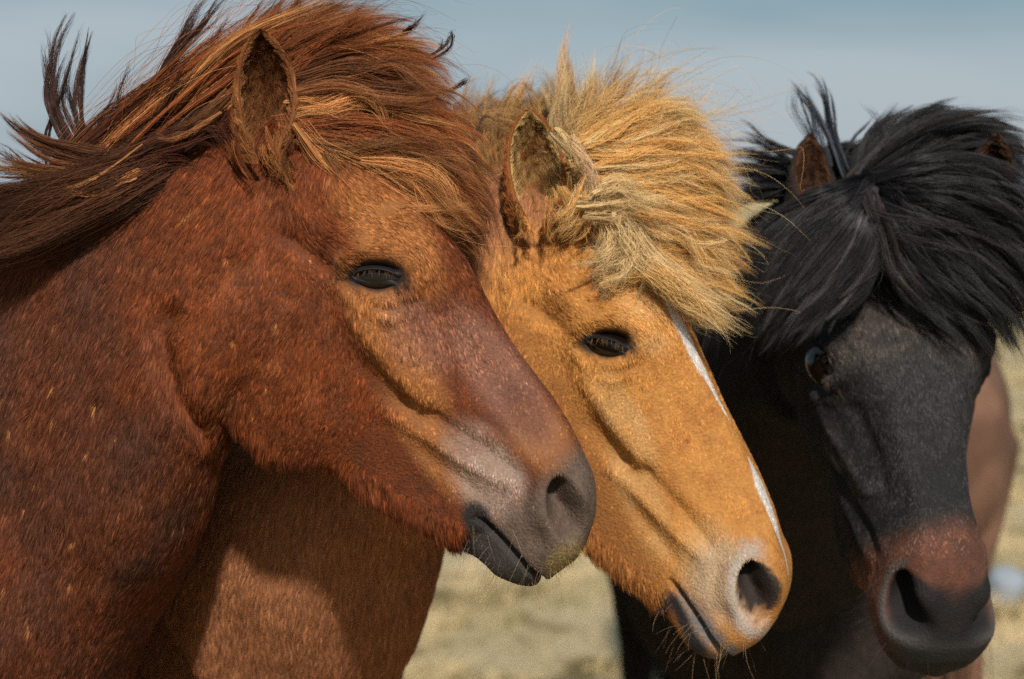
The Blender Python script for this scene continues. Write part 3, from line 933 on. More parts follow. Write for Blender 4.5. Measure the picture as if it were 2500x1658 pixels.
def jaw_low(q):
    bot = np.interp(q[:, 0], [250, 370, 560, 660, 760, 860, 960, 1060, 1120], [-545, -566, -580, -552, -446, -398, -356, -302, -285])
    return sstep(75, 15, q[:, 1] - bot) * sstep(300, 420, q[:, 0]) * sstep(1150, 1060, q[:, 0]) * (q[:, 1] - bot > -60)

def length_fn(base=.0095, jaw=.019, neck=.016, face=.0052):
    def f(p, q):
        far = np.maximum(sstep(300, 80, q[:, 0]), sstep(.98, 1.25, np.linalg.norm((q - np.array([640, -150, 0])) / np.array([760, 480, 420]), axis=1)))
        l = np.full(len(p), base)
        l = l + (face - base) * sstep(500, 900, q[:, 0])
        low = jaw_low(q)
        l = l + (jaw - l) * low
        l = l + (.0034 - l) * muzzle_mask(q, 1030, 1150)
        l = l + (neck - l) * far
        l = l * (1 - .85 * blob(q, (452, -62), (75, 62)))
        return l * (1 + .25 * vnoise(p, .02, 77))
    return f

def dens(head=1.0, neck=.45, eye_c=(452, -62)):
    def f(cen, q, nn):
        far = np.maximum(sstep(300, 80, q[:, 0]), sstep(.98, 1.25, np.linalg.norm((q - np.array([640, -150, 0])) / np.array([760, 480, 420]), axis=1)))
        d = head + (neck - head) * far
        ca, sa = math.cos(math.radians(-24)), math.sin(math.radians(-24))
        a, b = (q[:, 0] - 1176) * ca + (q[:, 1] + 6) * sa, -(q[:, 0] - 1176) * sa + (q[:, 1] + 6) * ca
        hole = sstep(.95, .8, np.sqrt((a / 78) ** 2 + (b / 49) ** 2))
        ex = np.stack([q[:, 0] - eye_c[0], q[:, 1] - eye_c[1]], 1)
        eye = sstep(1.05, .9, np.sqrt(((ex @ np.array([.574, .819])) / 56) ** 2 + ((ex @ np.array([-.819, .574])) / 28) ** 2)) * (far < .5)
        return d * (1 - .93 * hole) * (1 - eye)
    return f

hm = hair_mat('coat_hair', .24, .28, 0, .05)
hmb = hair_mat('black_coat_hair', .34, .2, 0, .11)
rng0 = np.random.default_rng(0)
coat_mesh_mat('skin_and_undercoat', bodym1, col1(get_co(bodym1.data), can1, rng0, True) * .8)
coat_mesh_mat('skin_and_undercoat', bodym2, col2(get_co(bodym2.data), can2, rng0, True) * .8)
c4 = np.repeat(np.array([[.33, .175, .115]]), len(can4), 0); pc4 = get_co(bodym4.data)
c4 = mixc(c4, [.10, .048, .032], np.clip(.45 + vnoise(pc4, .16, 61) + .4 * vnoise(pc4, .05, 62), 0, 1) * .75)
coat_mesh_mat('skin_and_undercoat', bodym4, c4)
coat_mesh_mat('skin_and_undercoat', bodym3, col3(get_co(bodym3.data), can3, rng0, True) * .9)

# ------------------------------------------------------------------ eyes
from mathutils.bvhtree import BVHTree

def bvh_of(o):
    me = o.data
    me.calc_loop_triangles()
    return BVHTree.FromPolygons([tuple(v) for v in get_co(me)], [tuple(t.vertices) for t in me.loop_triangles])

def skin_mat(name, col, rough=.5, bump=.4, scale=900, coat=0.0):
    m = bpy.data.materials.new(name); m.use_nodes = True
    n = m.node_tree; b = n.nodes['Principled BSDF']
    tc = n.nodes.new('ShaderNodeTexCoord')
    no = n.nodes.new('ShaderNodeTexNoise'); no.inputs['Scale'].default_value = scale; no.inputs['Detail'].default_value = 5
    n.links.new(tc.outputs['Object'], no.inputs['Vector'])
    cr = n.nodes.new('ShaderNodeMix'); cr.data_type = 'RGBA'
    cr.inputs['A'].default_value = (*[c * .6 for c in col], 1); cr.inputs['B'].default_value = (*[min(1, c * 1.4) for c in col], 1)
    n.links.new(no.outputs['Fac'], cr.inputs['Factor']); n.links.new(cr.outputs['Result'], b.inputs['Base Color'])
    bp = n.nodes.new('ShaderNodeBump'); bp.inputs['Strength'].default_value = bump; bp.inputs['Distance'].default_value = .0008
    n.links.new(no.outputs['Fac'], bp.inputs['Height']); n.links.new(bp.outputs[0], b.inputs['Normal'])
    b.inputs['Roughness'].default_value = rough; b.inputs['Specular IOR Level'].default_value = .22
    b.inputs['Coat Weight'].default_value = coat; b.inputs['Coat Roughness'].default_value = .25
    return m

def eye_mat():
    m = bpy.data.materials.new('eyeball'); m.use_nodes = True
    b = m.node_tree.nodes['Principled BSDF']
    b.inputs['Base Color'].default_value = (.007, .004, .003, 1); b.inputs['Roughness'].default_value = .03
    b.inputs['Specular IOR Level'].default_value = .5
    return m
EYE = eye_mat()

UPL = [(-25, 0), (-22, 5.0), (-14, 7.7), (-5.5, 8.5), (4.4, 7.4), (14, 1.6), (24, -6.2), (31, -10.0)]
LOL = [(-25, 0), (-21, -3.2), (-14, -6.8), (-7, -8.5), (0, -7.6), (8, -5.2), (12, -5), (16.5, -6.8), (22, -9), (31, -10.0)]
UPO = [(-31, 1), (-26, 8.5), (-14, 13), (-3, 14.5), (8, 12), (17, 6.5), (26, -1), (37, -12)]
LOO = [(-31, 1), (-24, -5.5), (-16.5, -10), (-5.5, -12.5), (5.5, -12), (14, -11), (24, -12), (37, -12)]

def eye(body, bvh, pose, sgn, lidmat, open_=1.0, lashes=None, lashcol=(.5, .3, .1), tilt=0.0, size=1.0, parent=None, seed=5, shift=(0, 0), sink=0.0):
    rng = np.random.default_rng(seed)
    ec = getattr(pose, 'eye_c', (452, -62))
    c0 = pose.world([(ec[0], ec[1], 218 * sgn)])[0]
    ez = nrm(pose.vec(np.array([-.02, getattr(pose, 'eye_t', .10), 1.0 * sgn])))
    ex = nrm(pose.vec(np.array([.574 + tilt, .819 - tilt, 0.0])))
    ex = nrm(ex - (ex @ ez) * ez)
    ey = nrm(pose.vec(np.array([-.819, .574, 0.0]))); ey = nrm(ey - (ey @ ez) * ez - (ey @ ex) * ex)
    c0 = c0 + ex * shift[0] + ey * shift[1]
    mm = .001 * size
    n = 48
    def loop(u, l, sy=1.0):
        a, b = catmull(u, n), catmull(l, n)
        a[:, 1] *= sy; b[:, 1] *= sy
        return np.vstack([a, b[::-1][1:-1]]) * mm
    inner = loop(UPL, LOL, open_); outer = loop(UPO, LOO, .88 + (open_ - 1) * .5)
    m = len(inner)
    def hit(xy):
        zs = []
        for x, y in xy:
            o = c0 + ex * x + ey * y + ez * .06
            h = bvh.ray_cast(Vector(o), Vector(-ez), .12)
            zs.append(np.nan if h[0] is None else .06 - h[3])
        return np.array(zs)
    cen = outer.mean(0)
    far = cen + (outer - cen) * 1.22
    far2 = cen + (outer - cen) * 1.55
    S = np.vstack([far, far2]); Z = hit(S)
    ok = ~np.isnan(Z)
    X = np.stack([np.ones(len(S)), S[:, 0], S[:, 1], S[:, 0] ** 2, S[:, 0] * S[:, 1], S[:, 1] ** 2], 1)
    cf = np.linalg.lstsq(X[ok], Z[ok], rcond=None)[0]
    surf = lambda q: cf[0] + cf[1] * q[:, 0] + cf[2] * q[:, 1] + cf[3] * q[:, 0] ** 2 + cf[4] * q[:, 0] * q[:, 1] + cf[5] * q[:, 1] ** 2
    zc = float(surf(np.array([[0.0, 0.0]]))[0])
    bx, by, bz = (31 - sink) * mm, 19.5 * mm * (1 + (open_ - 1) * .6), 16 * mm
    top = zc + .2 * mm - sink * mm
    ball = lambda q: top - bz + bz * np.sqrt(np.clip(1 - (q[:, 0] / bx) ** 2 - ((q[:, 1]) / by) ** 2, 0.0, 1))
    rings = []
    upm = sstep(-2 * mm, 4 * mm, inner[:, 1])          # 1 on the upper lid
    zf = Z[:m]; zf = np.where(np.isnan(zf), surf(far), zf)
    spec = [(0.90, None), (0.0, .8), (.12, 1.5), (.35, 2.2), (.65, 1.6), (1.0, -.4), (1.22, None)]
    ib = np.maximum(ball(inner), surf(inner) - 5 * mm)
    for f, h in spec:
        if f == .90:
            q = inner * .93; z = ib - 2.5 * mm
        elif f == 1.22:
            q = far; z = zf - 1.2 * mm
        else:
            q = inner + (outer - inner) * f
            base = ib * (1 - f) + (surf(outer)) * f
            bulge = h * (.40 + 1.7 * upm) * mm * (1 - .4 * (np.abs(inner[:, 0]) / (31 * mm)) ** 2)
            z = base + bulge - .6 * mm
        rings.append(np.stack([q[:, 0], q[:, 1], z], 1))
    R = np.array(rings)
    R = np.stack([catmull(R[:, j], 22) for j in range(m)], 1)
    V = c0 + R[..., 0:1] * ex + R[..., 1:2] * ey + R[..., 2:3] * ez
    eb_v, eb_f = [], []
    nu, nv = 28, 40
    th = np.linspace(0, PI, nu)[:, None]; ph = np.linspace(0, 2 * PI, nv, endpoint=False)[None]
    bxs = np.stack([bx * np.sin(th) * np.cos(ph), by * np.sin(th) * np.sin(ph), bz * np.cos(th) + 0 * ph + top - bz], -1)
    E = c0 + bxs[..., 0:1] * ex + bxs[..., 1:2] * ey + bxs[..., 2:3] * ez
    v_, f_ = ring_mesh(E)
    eo = mesh_obj('eye', v_, f_, EYE, parent)
    lid = mesh_obj('eyelid', V.reshape(-1, 3), grid_faces(22, m, True), lidmat, parent)
    if lashes:
        nl = lashes
        t = rng.uniform(.12, .72, nl)
        up_ = catmull(UPL, 200) * mm
        up_[:, 1] *= open_
        q = up_[(t * 199).astype(int)] + np.array([0, .8 * mm])
        z0 = np.maximum(ball(q), surf(q) - 4 * mm) + 2.6 * mm
        k = 6
        ln = rng.uniform(5, 9.5, nl) * mm
        fan = (t - .42) * 5 * mm + rng.normal(0, 1.5 * mm, nl)
        pts = np.zeros((nl, k, 3))
        for i, s_ in enumerate(np.linspace(0, 1, k)):
            x = q[:, 0] + fan * s_; y = q[:, 1] - ln * (s_ * .95); z = z0 + ln * .40 * np.sin(s_ * 2.2)
            pts[:, i] = c0 + x[:, None] * ex + y[:, None] * ey + z[:, None] * ez
        rad = .00012 * np.linspace(1, .3, k)[None] * np.ones((nl, 1))
        curves_obj('eyelashes', pts, rad, np.array(lashcol)[None] * rng.uniform(.7, 1.2, (nl, 1)), hm, parent)
    return eo, lid

bv1, bv2, bv3 = bvh_of(bodym1), bvh_of(bodym2), bvh_of(bodym3)
lid_dark = skin_mat('eyelid_dark', (.014, .012, .013), .55)
lid_brown = skin_mat('eyelid_brown', (.028, .017, .014), .5)
eye(bodym1, bv1, pose1, 1, lid_dark, .66, 26, (.17, .085, .028), parent=horse1)
eye(bodym1, bv1, pose1, -1, lid_dark, .82, 30, (.62, .36, .12), parent=horse1)
eye(bodym2, bv2, pose2, 1, lid_dark, .58, 24, (.24, .13, .045), parent=horse2, tilt=.12)
eye(bodym2, bv2, pose2, -1, lid_dark, .72, 30, (.75, .5, .2), parent=horse2, tilt=.12)
eye(bodym3, bv3, pose3, 1, lid_brown, 1.1, 40, (.03, .025, .025), parent=horse3, tilt=.1, size=1.3, sink=3.5)
eye(bodym3, bv3, pose3, -1, lid_brown, 1.1, 40, (.03, .025, .025), parent=horse3, tilt=.1, size=1.3, sink=3.5)

# ------------------------------------------------------------------ ears
def ear(base, tip, opening, half, col_out, col_in, col_edge, parent, seed=3, bend=.10, n_in=9000, n_out=9000, curl=1.0, inlen=.016):
    rng = np.random.default_rng(seed)
    B, T = np.asarray(base, float), np.asarray(tip, float)
    ax = T - B; Lh = np.linalg.norm(ax); ax = ax / Lh
    O = np.asarray(opening, float); O = nrm(O - (O @ ax) * ax)
    S = np.cross(ax, O)
    nv_, nu_ = 46, 33
    V = np.linspace(0, 1, nv_)
    prof = np.interp(V, [0, .1, .25, .45, .62, .78, .9, .97, 1.0], [.66, .84, .97, 1.0, .93, .74, .50, .26, .03]) * half
    prof = np.convolve(np.pad(prof, 3, mode='edge'), np.ones(7) / 7, 'valid'); prof[-1] = .0008
    PH = np.interp(V, [0, .12, .3, .6, .85, 1], [172, 154, 128, 104, 88, 82]) * PI / 180 * curl
    cenl = B + ax * (V * Lh)[:, None] + O * (bend * Lh * np.sin(V * PI * .9) * -1)[:, None] + S * (.05 * Lh * np.sin(V * PI))[:, None]
    U = np.linspace(-1, 1, nu_)
    def pt(vi, u, off):
        ph = PH[vi] * u
        w_ = np.maximum(prof[vi] - off, .0004)
        dpt = w_ * np.interp(V[vi], [0, .4, .8, 1], [1.0, .85, .6, .4])
        return cenl[vi] + S * (w_ * np.sin(ph))[..., None] - O * (dpt * np.cos(ph))[..., None]
    vi, uu = np.meshgrid(np.arange(nv_), U, indexing='ij')
    outer = pt(vi, uu, 0.0); inner = pt(vi, uu, .0028)
    v = np.vstack([outer.reshape(-1, 3), inner.reshape(-1, 3)])
    f = grid_faces(nv_, nu_)
    o2 = nv_ * nu_
    f2 = [(a + o2, d + o2, c + o2, b + o2) for a, b, c, d in f]
    for i in range(nv_ - 1):
        f2.append((i * nu_, (i + 1) * nu_, (i + 1) * nu_ + o2, i * nu_ + o2))
        j = nu_ - 1
        f2.append((i * nu_ + j, i * nu_ + j + o2, (i + 1) * nu_ + j + o2, (i + 1) * nu_ + j))
    for j in range(nu_ - 1):
        i = nv_ - 1
        f2.append((i * nu_ + j, i * nu_ + j + 1, i * nu_ + j + 1 + o2, i * nu_ + j + o2))
    mt = skin_mat('ear_skin', tuple(np.array(col_out) * .8), .75, .6, 500)
    eo = mesh_obj('ear', v, f + f2, mt, parent)
    if DEV == 'clay': return eo
    # short hair outside, longer fuzz inside
    def hairs(n, grid, sign, lng, col, up, edge=False, rad=.00020, nzk=.35):
        a = rng.random(n) ** .9 * (nv_ - 1.001)
        b = rng.random(n) * (nu_ - 1.001)
        if edge:
            b = np.where(rng.random(n) < .5, rng.random(n) * 2.2, nu_ - 1.001 - rng.random(n) * 2.2)
        i, j = a.astype(int), b.astype(int); fa, fb = (a - i)[:, None], (b - j)[:, None]
        g = grid
        p = g[i, j] * (1 - fa) * (1 - fb) + g[i + 1, j] * fa * (1 - fb) + g[i, j + 1] * (1 - fa) * fb + g[i + 1, j + 1] * fa * fb
        du = nrm(g[i, np.minimum(j + 1, nu_ - 1)] - g[i, j]); dv = nrm(g[np.minimum(i + 1, nv_ - 1), j] - g[i, j])
        nn = nrm(np.cross(dv, du)) * sign
        nz = np.stack([vnoise(p, .006, seed + 1), vnoise(p, .006, seed + 2), vnoise(p, .006, seed + 3)], 1)
        D = nrm(dv * 1.0 + nn * up + nz * nzk + rng.normal(0, .2, (n, 3)))
        L = lng * rng.uniform(.5, 1.15, (n, 1)) * np.interp(a / nv_, [0, .5, 1], [1.1, 1, .55])[:, None]
        k = 5; pts = np.zeros((n, k, 3))
        cv = nrm(dv + nz * nzk)
        for q_, s_ in enumerate(np.linspace(0, 1, k)):
            pts[:, q_] = p + L * (D * s_ + (cv - D) * s_ * s_ * .45) + nz * L * .25 * s_ ** 2
        c = np.array(col)[None] * rng.lognormal(0, .3, (n, 1)) * (1 + .22 * vnoise(p, .012, seed + 9))[:, None]
        return pts, rad * np.linspace(1, .3, k)[None] * np.ones((n, 1)), c
    sg = np.sign(((outer[nv_ // 2, nu_ // 2] - cenl[nv_ // 2]) * np.cross(nrm(outer[nv_ // 2 + 1, nu_ // 2] - outer[nv_ // 2, nu_ // 2]), nrm(outer[nv_ // 2, nu_ // 2 + 1] - outer[nv_ // 2, nu_ // 2]))).sum())
    A = hairs(n_out, outer, sg, .007, col_out, .25, nzk=.3)
    Bi = hairs(n_in, inner, -sg, inlen, col_in, .9)
    Ce = hairs(n_in // 3, outer, sg, .009, col_edge, .2, edge=True, nzk=.2)
    co_, ra_, cl_ = [np.concatenate(z) for z in zip(A, Bi, Ce)]
    curves_obj('ear_hair', co_, ra_, cl_, hm, eo)
    return eo

def ear_px(base, tip, op_cam, half_px, d_base, d_tip, *a, seat=None, **k):
    """op_cam: opening direction in camera axes (right, up, towards the viewer)"""
    o = op_cam[0] * RGT + op_cam[1] * UPV - op_cam[2] * FWD
    if seat is not None:
        dr = P(*base, 1.0) - CAM; ln = np.linalg.norm(dr)
        h = seat.ray_cast(Vector(CAM), Vector(dr / ln), 6)
        if h[0] is not None:
            d_base = h[3] / ln - .008
            print('ear seat', round(d_base, 3))
    return ear(P(*base, d_base), P(*tip, d_tip), o, half_px / F * d_base, *a, **k)

ear_px((632, 385), (636, 76), (.30, -.05, 1), 77, 2.055, 2.01, (.20, .065, .022), (.24, .095, .035), (.30, .12, .04), horse1, bend=.05, seat=bv1, inlen=.010)
ear_px((800, 330), (958, 92), (.75, -.1, .55), 66, 2.13, 2.10, (.17, .060, .02), (.13, .055, .025), (.35, .13, .04), horse1, seed=8, n_in=3000)
ear_px((1296, 560), (1292, 268), (.25, -.05, 1), 76, 2.295, 2.255, (.24, .080, .02), (.55, .34, .13), (.34, .11, .03), horse2, seed=13, bend=.05, inlen=.010, seat=bv2)
ear_px((1560, 520), (1706, 322), (.6, -.1, .7), 60, 2.38, 2.42, (.36, .16, .05), (.30, .17, .07), (.30, .12, .03), horse2, seed=18, n_in=3000)
ear_px((1965, 560), (1982, 330), (.30, -.05, 1), 60, 2.43, 2.45, (.016, .013, .013), (.085, .036, .018), (.035, .025, .02), horse3, seed=23, bend=.05, inlen=.010)
ear_px((2398, 480), (2436, 332), (-.30, -.05, 1), 50, 2.44, 2.42, (.025, .018, .018), (.10, .045, .022), (.035, .025, .02), horse3, seed=28, n_in=3000)

# ------------------------------------------------------------------ manes and forelocks
def resample(poly, n):
    poly = np.asarray(poly, float)
    c = catmull(poly, 80)
    d = np.concatenate([[0], np.cumsum(np.linalg.norm(np.diff(c, axis=0), axis=1))])
    t = np.linspace(0, d[-1], n)
    return np.stack([np.interp(t, d, c[:, i]) for i in range(c.shape[1])], 1)

def path3(g, dflt, n=14):
    """[(px, py[, depth]), ...] to world points"""
    q = resample([(x[0], x[1], x[2] if len(x) > 2 else dflt) for x in g], n)
    return np.array([P(*r) for r in q])

class Mane:
    def __init__(self, seed):
        self.rng = np.random.default_rng(seed)
        self.pts, self.rad, self.col, self.nv = [], [], [], []
    def clumps(self, paths, clump_n, hairs, vol=.02, tight=.5, spread=.006, wave=.012, frizz=.004, rad=.0002, col=(.1, .04, .02), cvar=.25, hvar=.25,
               lvar=(.75, 1.05), tipcol=None, depthvol=None, root_spread=.01, u_pow=1.0, seed_off=0):
        rng = self.rng
        if clump_n > 60: clump_n, hairs = int(clump_n * 1.7), int(hairs * .62)
        G = np.array(paths)                               # g, k, 3
        g, k = G.shape[:2]
        u = rng.random(clump_n) ** u_pow * (g - 1)
        i = np.minimum(u.astype(int), max(g - 2, 0)); f = (u - i)[:, None, None]
        base = G[i] * (1 - f) + G[np.minimum(i + 1, g - 1)] * f if g > 1 else np.repeat(G, clump_n, 0)
        s = np.linspace(0, 1, k)[None, :, None]
        dv = vol if depthvol is None else depthvol
        off = rng.normal(0, 1, (clump_n, 1, 3))
        vv = vol * (off[..., 0:1] * RGT + off[..., 1:2] * UPV) + dv * off[..., 2:3] * FWD
        base = base + vv * (.25 + .75 * s) + rng.normal(0, root_spread, (clump_n, 1, 3)) * (1 - s)
        ph = rng.random((clump_n, 1, 3)) * 6.28; fr = rng.uniform(.5, 1.4, (clump_n, 1, 3))
        base = base + wave * np.sin(6.28 * fr * s + ph) * s ** .8 * rng.uniform(.3, 1, (clump_n, 1, 1))
        # length
        lv = rng.uniform(lvar[0], lvar[1], clump_n)
        H = []
        n = clump_n * hairs
        cb = np.repeat(base, hairs, 0)
        lt = np.repeat(lv, hairs) * rng.uniform(.72, 1.0, n)
        # truncate each hair at parameter lt by re-interpolation
        t = np.linspace(0, 1, k)[None] * lt[:, None] * (k - 1)
        t = np.clip(t, 0, k - 1.0001); ii = t.astype(int); ff = (t - ii)[..., None]
        ar = np.arange(n)[:, None]
        c = cb[ar, ii] * (1 - ff) + cb[ar, np.minimum(ii + 1, k - 1)] * ff
        o = rng.normal(0, 1, (n, 1, 3))
        prof = (1 - tight * s) * (.55 + .9 * np.sin(np.clip(s, 0, 1) * PI * .75))
        sp = np.repeat(rng.lognormal(-.25, .55, (clump_n, 1, 1)), hairs, 0)
        c = c + .55 * spread * sp * o * prof
        ph = rng.random((n, 1, 3)) * 6.28; fr = rng.uniform(.8, 3.2, (n, 1, 3))
        c = c + frizz * np.sin(6.28 * fr * s + ph) * s * rng.uniform(.1, 1, (n, 1, 1)) ** 3
        r = rad * np.interp(np.linspace(0, 1, k), [0, .3, .8, 1], [1, 1, .7, .15])[None] * rng.uniform(.7, 1.25, (n, 1))
        cc = np.array(col)[None] * np.repeat(rng.lognormal(0, cvar, (clump_n, 1)), hairs, 0) * rng.lognormal(0, hvar, (n, 1))
        if tipcol is not None:
            m = (np.repeat(rng.random(clump_n), hairs) < .3)[:, None]
            cc = np.where(m, np.array(tipcol)[None] * rng.lognormal(0, hvar, (n, 1)), cc)
        outw = nrm(CAM - c[:, k // 2]) * .75 + UPV * .45
        nv = nrm(outw + .45 * o[:, 0] + .40 * np.repeat(rng.normal(0, 1, (clump_n, 3)), hairs, 0))
        self.nv.append(nv)
        self.pts.append(c); self.rad.append(r); self.col.append(cc)
    def build(self, name, mat, parent):
        return curves_obj(name, np.concatenate(self.pts), np.concatenate(self.rad), np.concatenate(self.col), mat, parent, np.concatenate(self.nv))

if DEV != 'clay':
    mm_ = hair_mat('mane_hair', .26, .25, .10, .05, .2)
    mg_ = hair_mat('blond_mane_hair', .16, .25, .06, 0, .25)
    mb_ = hair_mat('black_mane_hair', .42, .12, 0, .07)
    def G(d, *gs): return [path3(g, d) for g in gs]

    # ---- reddish brown horse
    mane = Mane(101)
    DK = (.085, .027, .013); RD = (.30, .092, .030); GD = (.62, .29, .105)
    A1 = G(2.13, [(150, 420), (260, 330), (390, 240), (520, 150), (640, 70), (740, -30)],
         [(330, 400), (420, 290), (540, 190), (660, 110), (780, 50), (900, -5)],
         [(430, 370), (540, 250), (660, 165), (790, 105), (910, 70), (1030, 80)],
         [(540, 330), (650, 225), (770, 170), (890, 130), (1000, 120), (1100, 165)],
         [(620, 300), (730, 220), (850, 190), (970, 185), (1070, 215), (1120, 280)],
         [(680, 300), (780, 260), (900, 258), (1010, 285), (1100, 330), (1160, 400)])
    mane.clumps(A1, 420, 75, vol=.010, depthvol=.030, spread=.0042, wave=.012, col=RD, tipcol=GD, rad=.00020, lvar=(.7, 1.0))
    mane.clumps(A1[:5], 160, 60, vol=.008, depthvol=.02, spread=.005, wave=.008, col=DK, rad=.00021, lvar=(.45, .8))
    # hair standing from the crest of the neck, dark inside
    C1 = G(2.15, [(90, 520), (150, 460), (200, 400), (260, 350), (330, 300)], [(260, 460), (310, 390), (370, 320), (440, 250), (520, 200)],
           [(400, 420), (450, 350), (510, 280), (580, 220), (660, 170)], [(520, 370), (570, 310), (640, 250), (720, 210), (800, 180)])
    mane.clumps(C1, 260, 60, vol=.012, depthvol=.03, spread=.006, wave=.010, col=DK, rad=.00022)
    # near side of the neck: short dark fall
    C2 = G(2.10, [(60, 520), (150, 470), (260, 440), (330, 430), (400, 440)], [(300, 430), (380, 380), (460, 350), (530, 350), (570, 380)], [(470, 360), (520, 310), (560, 280), (590, 300), (600, 340)])
    mane.clumps(C2, 120, 50, vol=.010, depthvol=.02, spread=.006, wave=.012, col=DK, rad=.00022)
    # over the poll and the forehead, both sides
    A2 = G(2.10, [(690, 300), (780, 262), (900, 262), (1010, 300), (1100, 340), (1165, 420)],
         [(700, 305), (790, 310), (900, 345), (1010, 385), (1110, 430), (1175, 500)],
         [(705, 315), (790, 350), (880, 400), (980, 450), (1080, 500), (1165, 560)],
         [(712, 330), (790, 385), (870, 445), (960, 500), (1050, 560), (1128, 640)])
    mane.clumps(A2, 300, 75, vol=.010, depthvol=.016, spread=.0045, wave=.014, col=RD, tipcol=GD, rad=.00020)
    B2 = G(2.17, [(690, 290), (800, 240), (920, 240), (1040, 290), (1120, 380), (1170, 480)],
         [(710, 320), (830, 330), (950, 380), (1060, 440), (1140, 520), (1160, 620)],
         [(720, 330), (840, 400), (960, 470), (1050, 540), (1100, 600), (1120, 660)])
    mane.clumps(B2, 300, 60, vol=.014, depthvol=.03, spread=.006, wave=.012, col=(.13, .045, .02), rad=.00022)
    # locks lying over the forehead, their lit look put into paler hair colours
    for g, n_, c_ in [([(715, 270), (790, 264), (860, 262), (910, 285), (935, 320)], 5, GD), ([(745, 300), (800, 360), (880, 395), (970, 430), (1060, 490), (1150, 530)], 7, GD),
                ([(740, 310), (800, 385), (880, 445), (960, 505), (1060, 525), (1165, 520)], 7, GD), ([(770, 380), (840, 450), (910, 520), (1000, 570), (1095, 610)], 5, (.26, .11, .04)),
                ([(725, 230), (830, 222), (930, 240), (1040, 235), (1110, 190)], 5, (.25, .10, .04)), ([(880, 400), (960, 410), (1040, 440), (1110, 500), (1150, 520)], 6, GD),
                ([(720, 200), (820, 170), (930, 160), (1020, 175), (1095, 200)], 5, (.24, .09, .035)), ([(730, 290), (840, 305), (960, 330), (1060, 345), (1140, 330)], 5, RD),
                ([(700, 180), (790, 110), (880, 70), (960, 40), (990, 25)], 4, RD), ([(740, 330), (850, 350), (960, 350), (1080, 380), (1170, 430)], 6, (.28, .12, .045))]:
        mane.clumps(G(2.055, g), n_ * 2, 42, vol=.0075, spread=.0055, wave=.014, frizz=.008, col=c_, rad=.00018, tight=.3, root_spread=.006, lvar=(.75, 1.06))
    # streaming off to the left
    B1 = G(2.09, [(350, 385, 2.1), (260, 372), (170, 350), (95, 330), (45, 300), (5, 258)], [(360, 395, 2.1), (270, 398), (180, 392), (110, 375), (55, 335), (10, 285)],
         [(370, 400, 2.1), (270, 420), (160, 420), (80, 412), (20, 395), (-30, 372)], [(370, 410, 2.1), (260, 437), (140, 443), (50, 443), (-30, 450), (-90, 440)])
    mane.clumps(B1, 26, 80, vol=.0035, spread=.0038, wave=.006, frizz=.003, col=(.17, .065, .03), tipcol=(.30, .13, .05), rad=.00020, tight=.6, root_spread=.004, lvar=(.8, 1.05))
    B3 = G(2.08, [(380, 405, 2.1), (270, 440), (160, 458), (60, 470), (-40, 480), (-120, 500)], [(400, 410, 2.1), (290, 455), (170, 490), (70, 525), (-30, 560), (-110, 590)],
         [(400, 420, 2.1), (300, 480), (200, 540), (110, 600), (0, 640), (-100, 660)])
    mane.clumps(B3, 110, 75, vol=.007, depthvol=.012, spread=.006, wave=.010, col=(.10, .038, .018), rad=.00021, tight=.3)
    mane.clumps(G(2.06, [(345, 405), (290, 440), (230, 470), (150, 480)], [(330, 400), (270, 430), (200, 455), (120, 468)]), 5, 50, vol=.003, spread=.002, wave=.004, frizz=.003, col=GD, rad=.0002)
    # wisps
    for g, n_, h_ in [([(200, 400), (160, 320), (133, 240), (122, 150), (108, 60)], 2, 45), ([(215, 400), (155, 290), (140, 225), (165, 110), (197, 35)], 4, 45),
                ([(215, 400), (188, 270), (190, 180), (205, 110), (218, 55)], 4, 40), ([(130, 400), (126, 330), (145, 260), (165, 180), (180, 90)], 2, 30), ([(235, 420), (200, 330), (175, 260), (165, 190), (180, 120)], 3, 30),
                ([(350, 280), (400, 175), (440, 100), (470, 35), (520, -25)], 4, 40), ([(400, 250), (450, 130), (490, 70), (520, 15), (560, -30)], 4, 40), ([(470, 200), (520, 110), (550, 60), (572, 0)], 2, 28),
                ([(560, 150), (600, 95), (640, 40), (670, -20)], 3, 32), ([(640, 90), (660, 50), (690, -10)], 2, 28), ([(680, 80), (720, 30), (735, -20)], 4, 40), ([(700, 75), (760, 30), (840, 8)], 4, 40), ([(820, 80), (880, 40), (915, 10)], 3, 40),
                ([(960, 100), (1010, 60), (1035, 40)], 3, 30), ([(1050, 140), (1085, 115), (1100, 70)], 3, 30), ([(275, 290), (285, 220), (300, 160), (308, 105)], 1, 22), ([(230, 300), (265, 250), (300, 190), (310, 170)], 1, 16),
                ([(1090, 220), (1140, 190), (1150, 170)], 2, 20), ([(1140, 330), (1180, 280), (1230, 300)], 1, 14),
                ([(150, 430), (90, 415), (40, 395), (-10, 360)], 3, 18), ([(140, 420), (80, 400), (30, 360), (-5, 350)], 2, 16)]:
        mane.clumps(G(2.12, g), n_, h_, vol=.004, spread=.0022, wave=.005, frizz=.005, col=(.06, .028, .022), rad=.00019, tight=.5, root_spread=.004, lvar=(.8, 1.1))
    mane.clumps(G(2.07, [(560, 255), (520, 285), (465, 312), (420, 326), (392, 326)], [(580, 270), (530, 300), (480, 325), (430, 335), (395, 330)]), 6, 50, vol=.003, spread=.003, wave=.003, frizz=.004, col=(.28, .12, .05), rad=.0002)
    mane.clumps(A1 + A2, 260, 3, vol=.025, depthvol=.03, spread=.02, wave=.03, frizz=.015, col=GD, rad=.00016, lvar=(.7, 1.15), tight=-.3)
    mane.clumps([h + UPV * .02 for h in A1[:4]], 120, 4, vol=.03, depthvol=.03, spread=.012, wave=.03, frizz=.02, col=RD, rad=.00016, lvar=(.7, 1.2), tight=-.3)
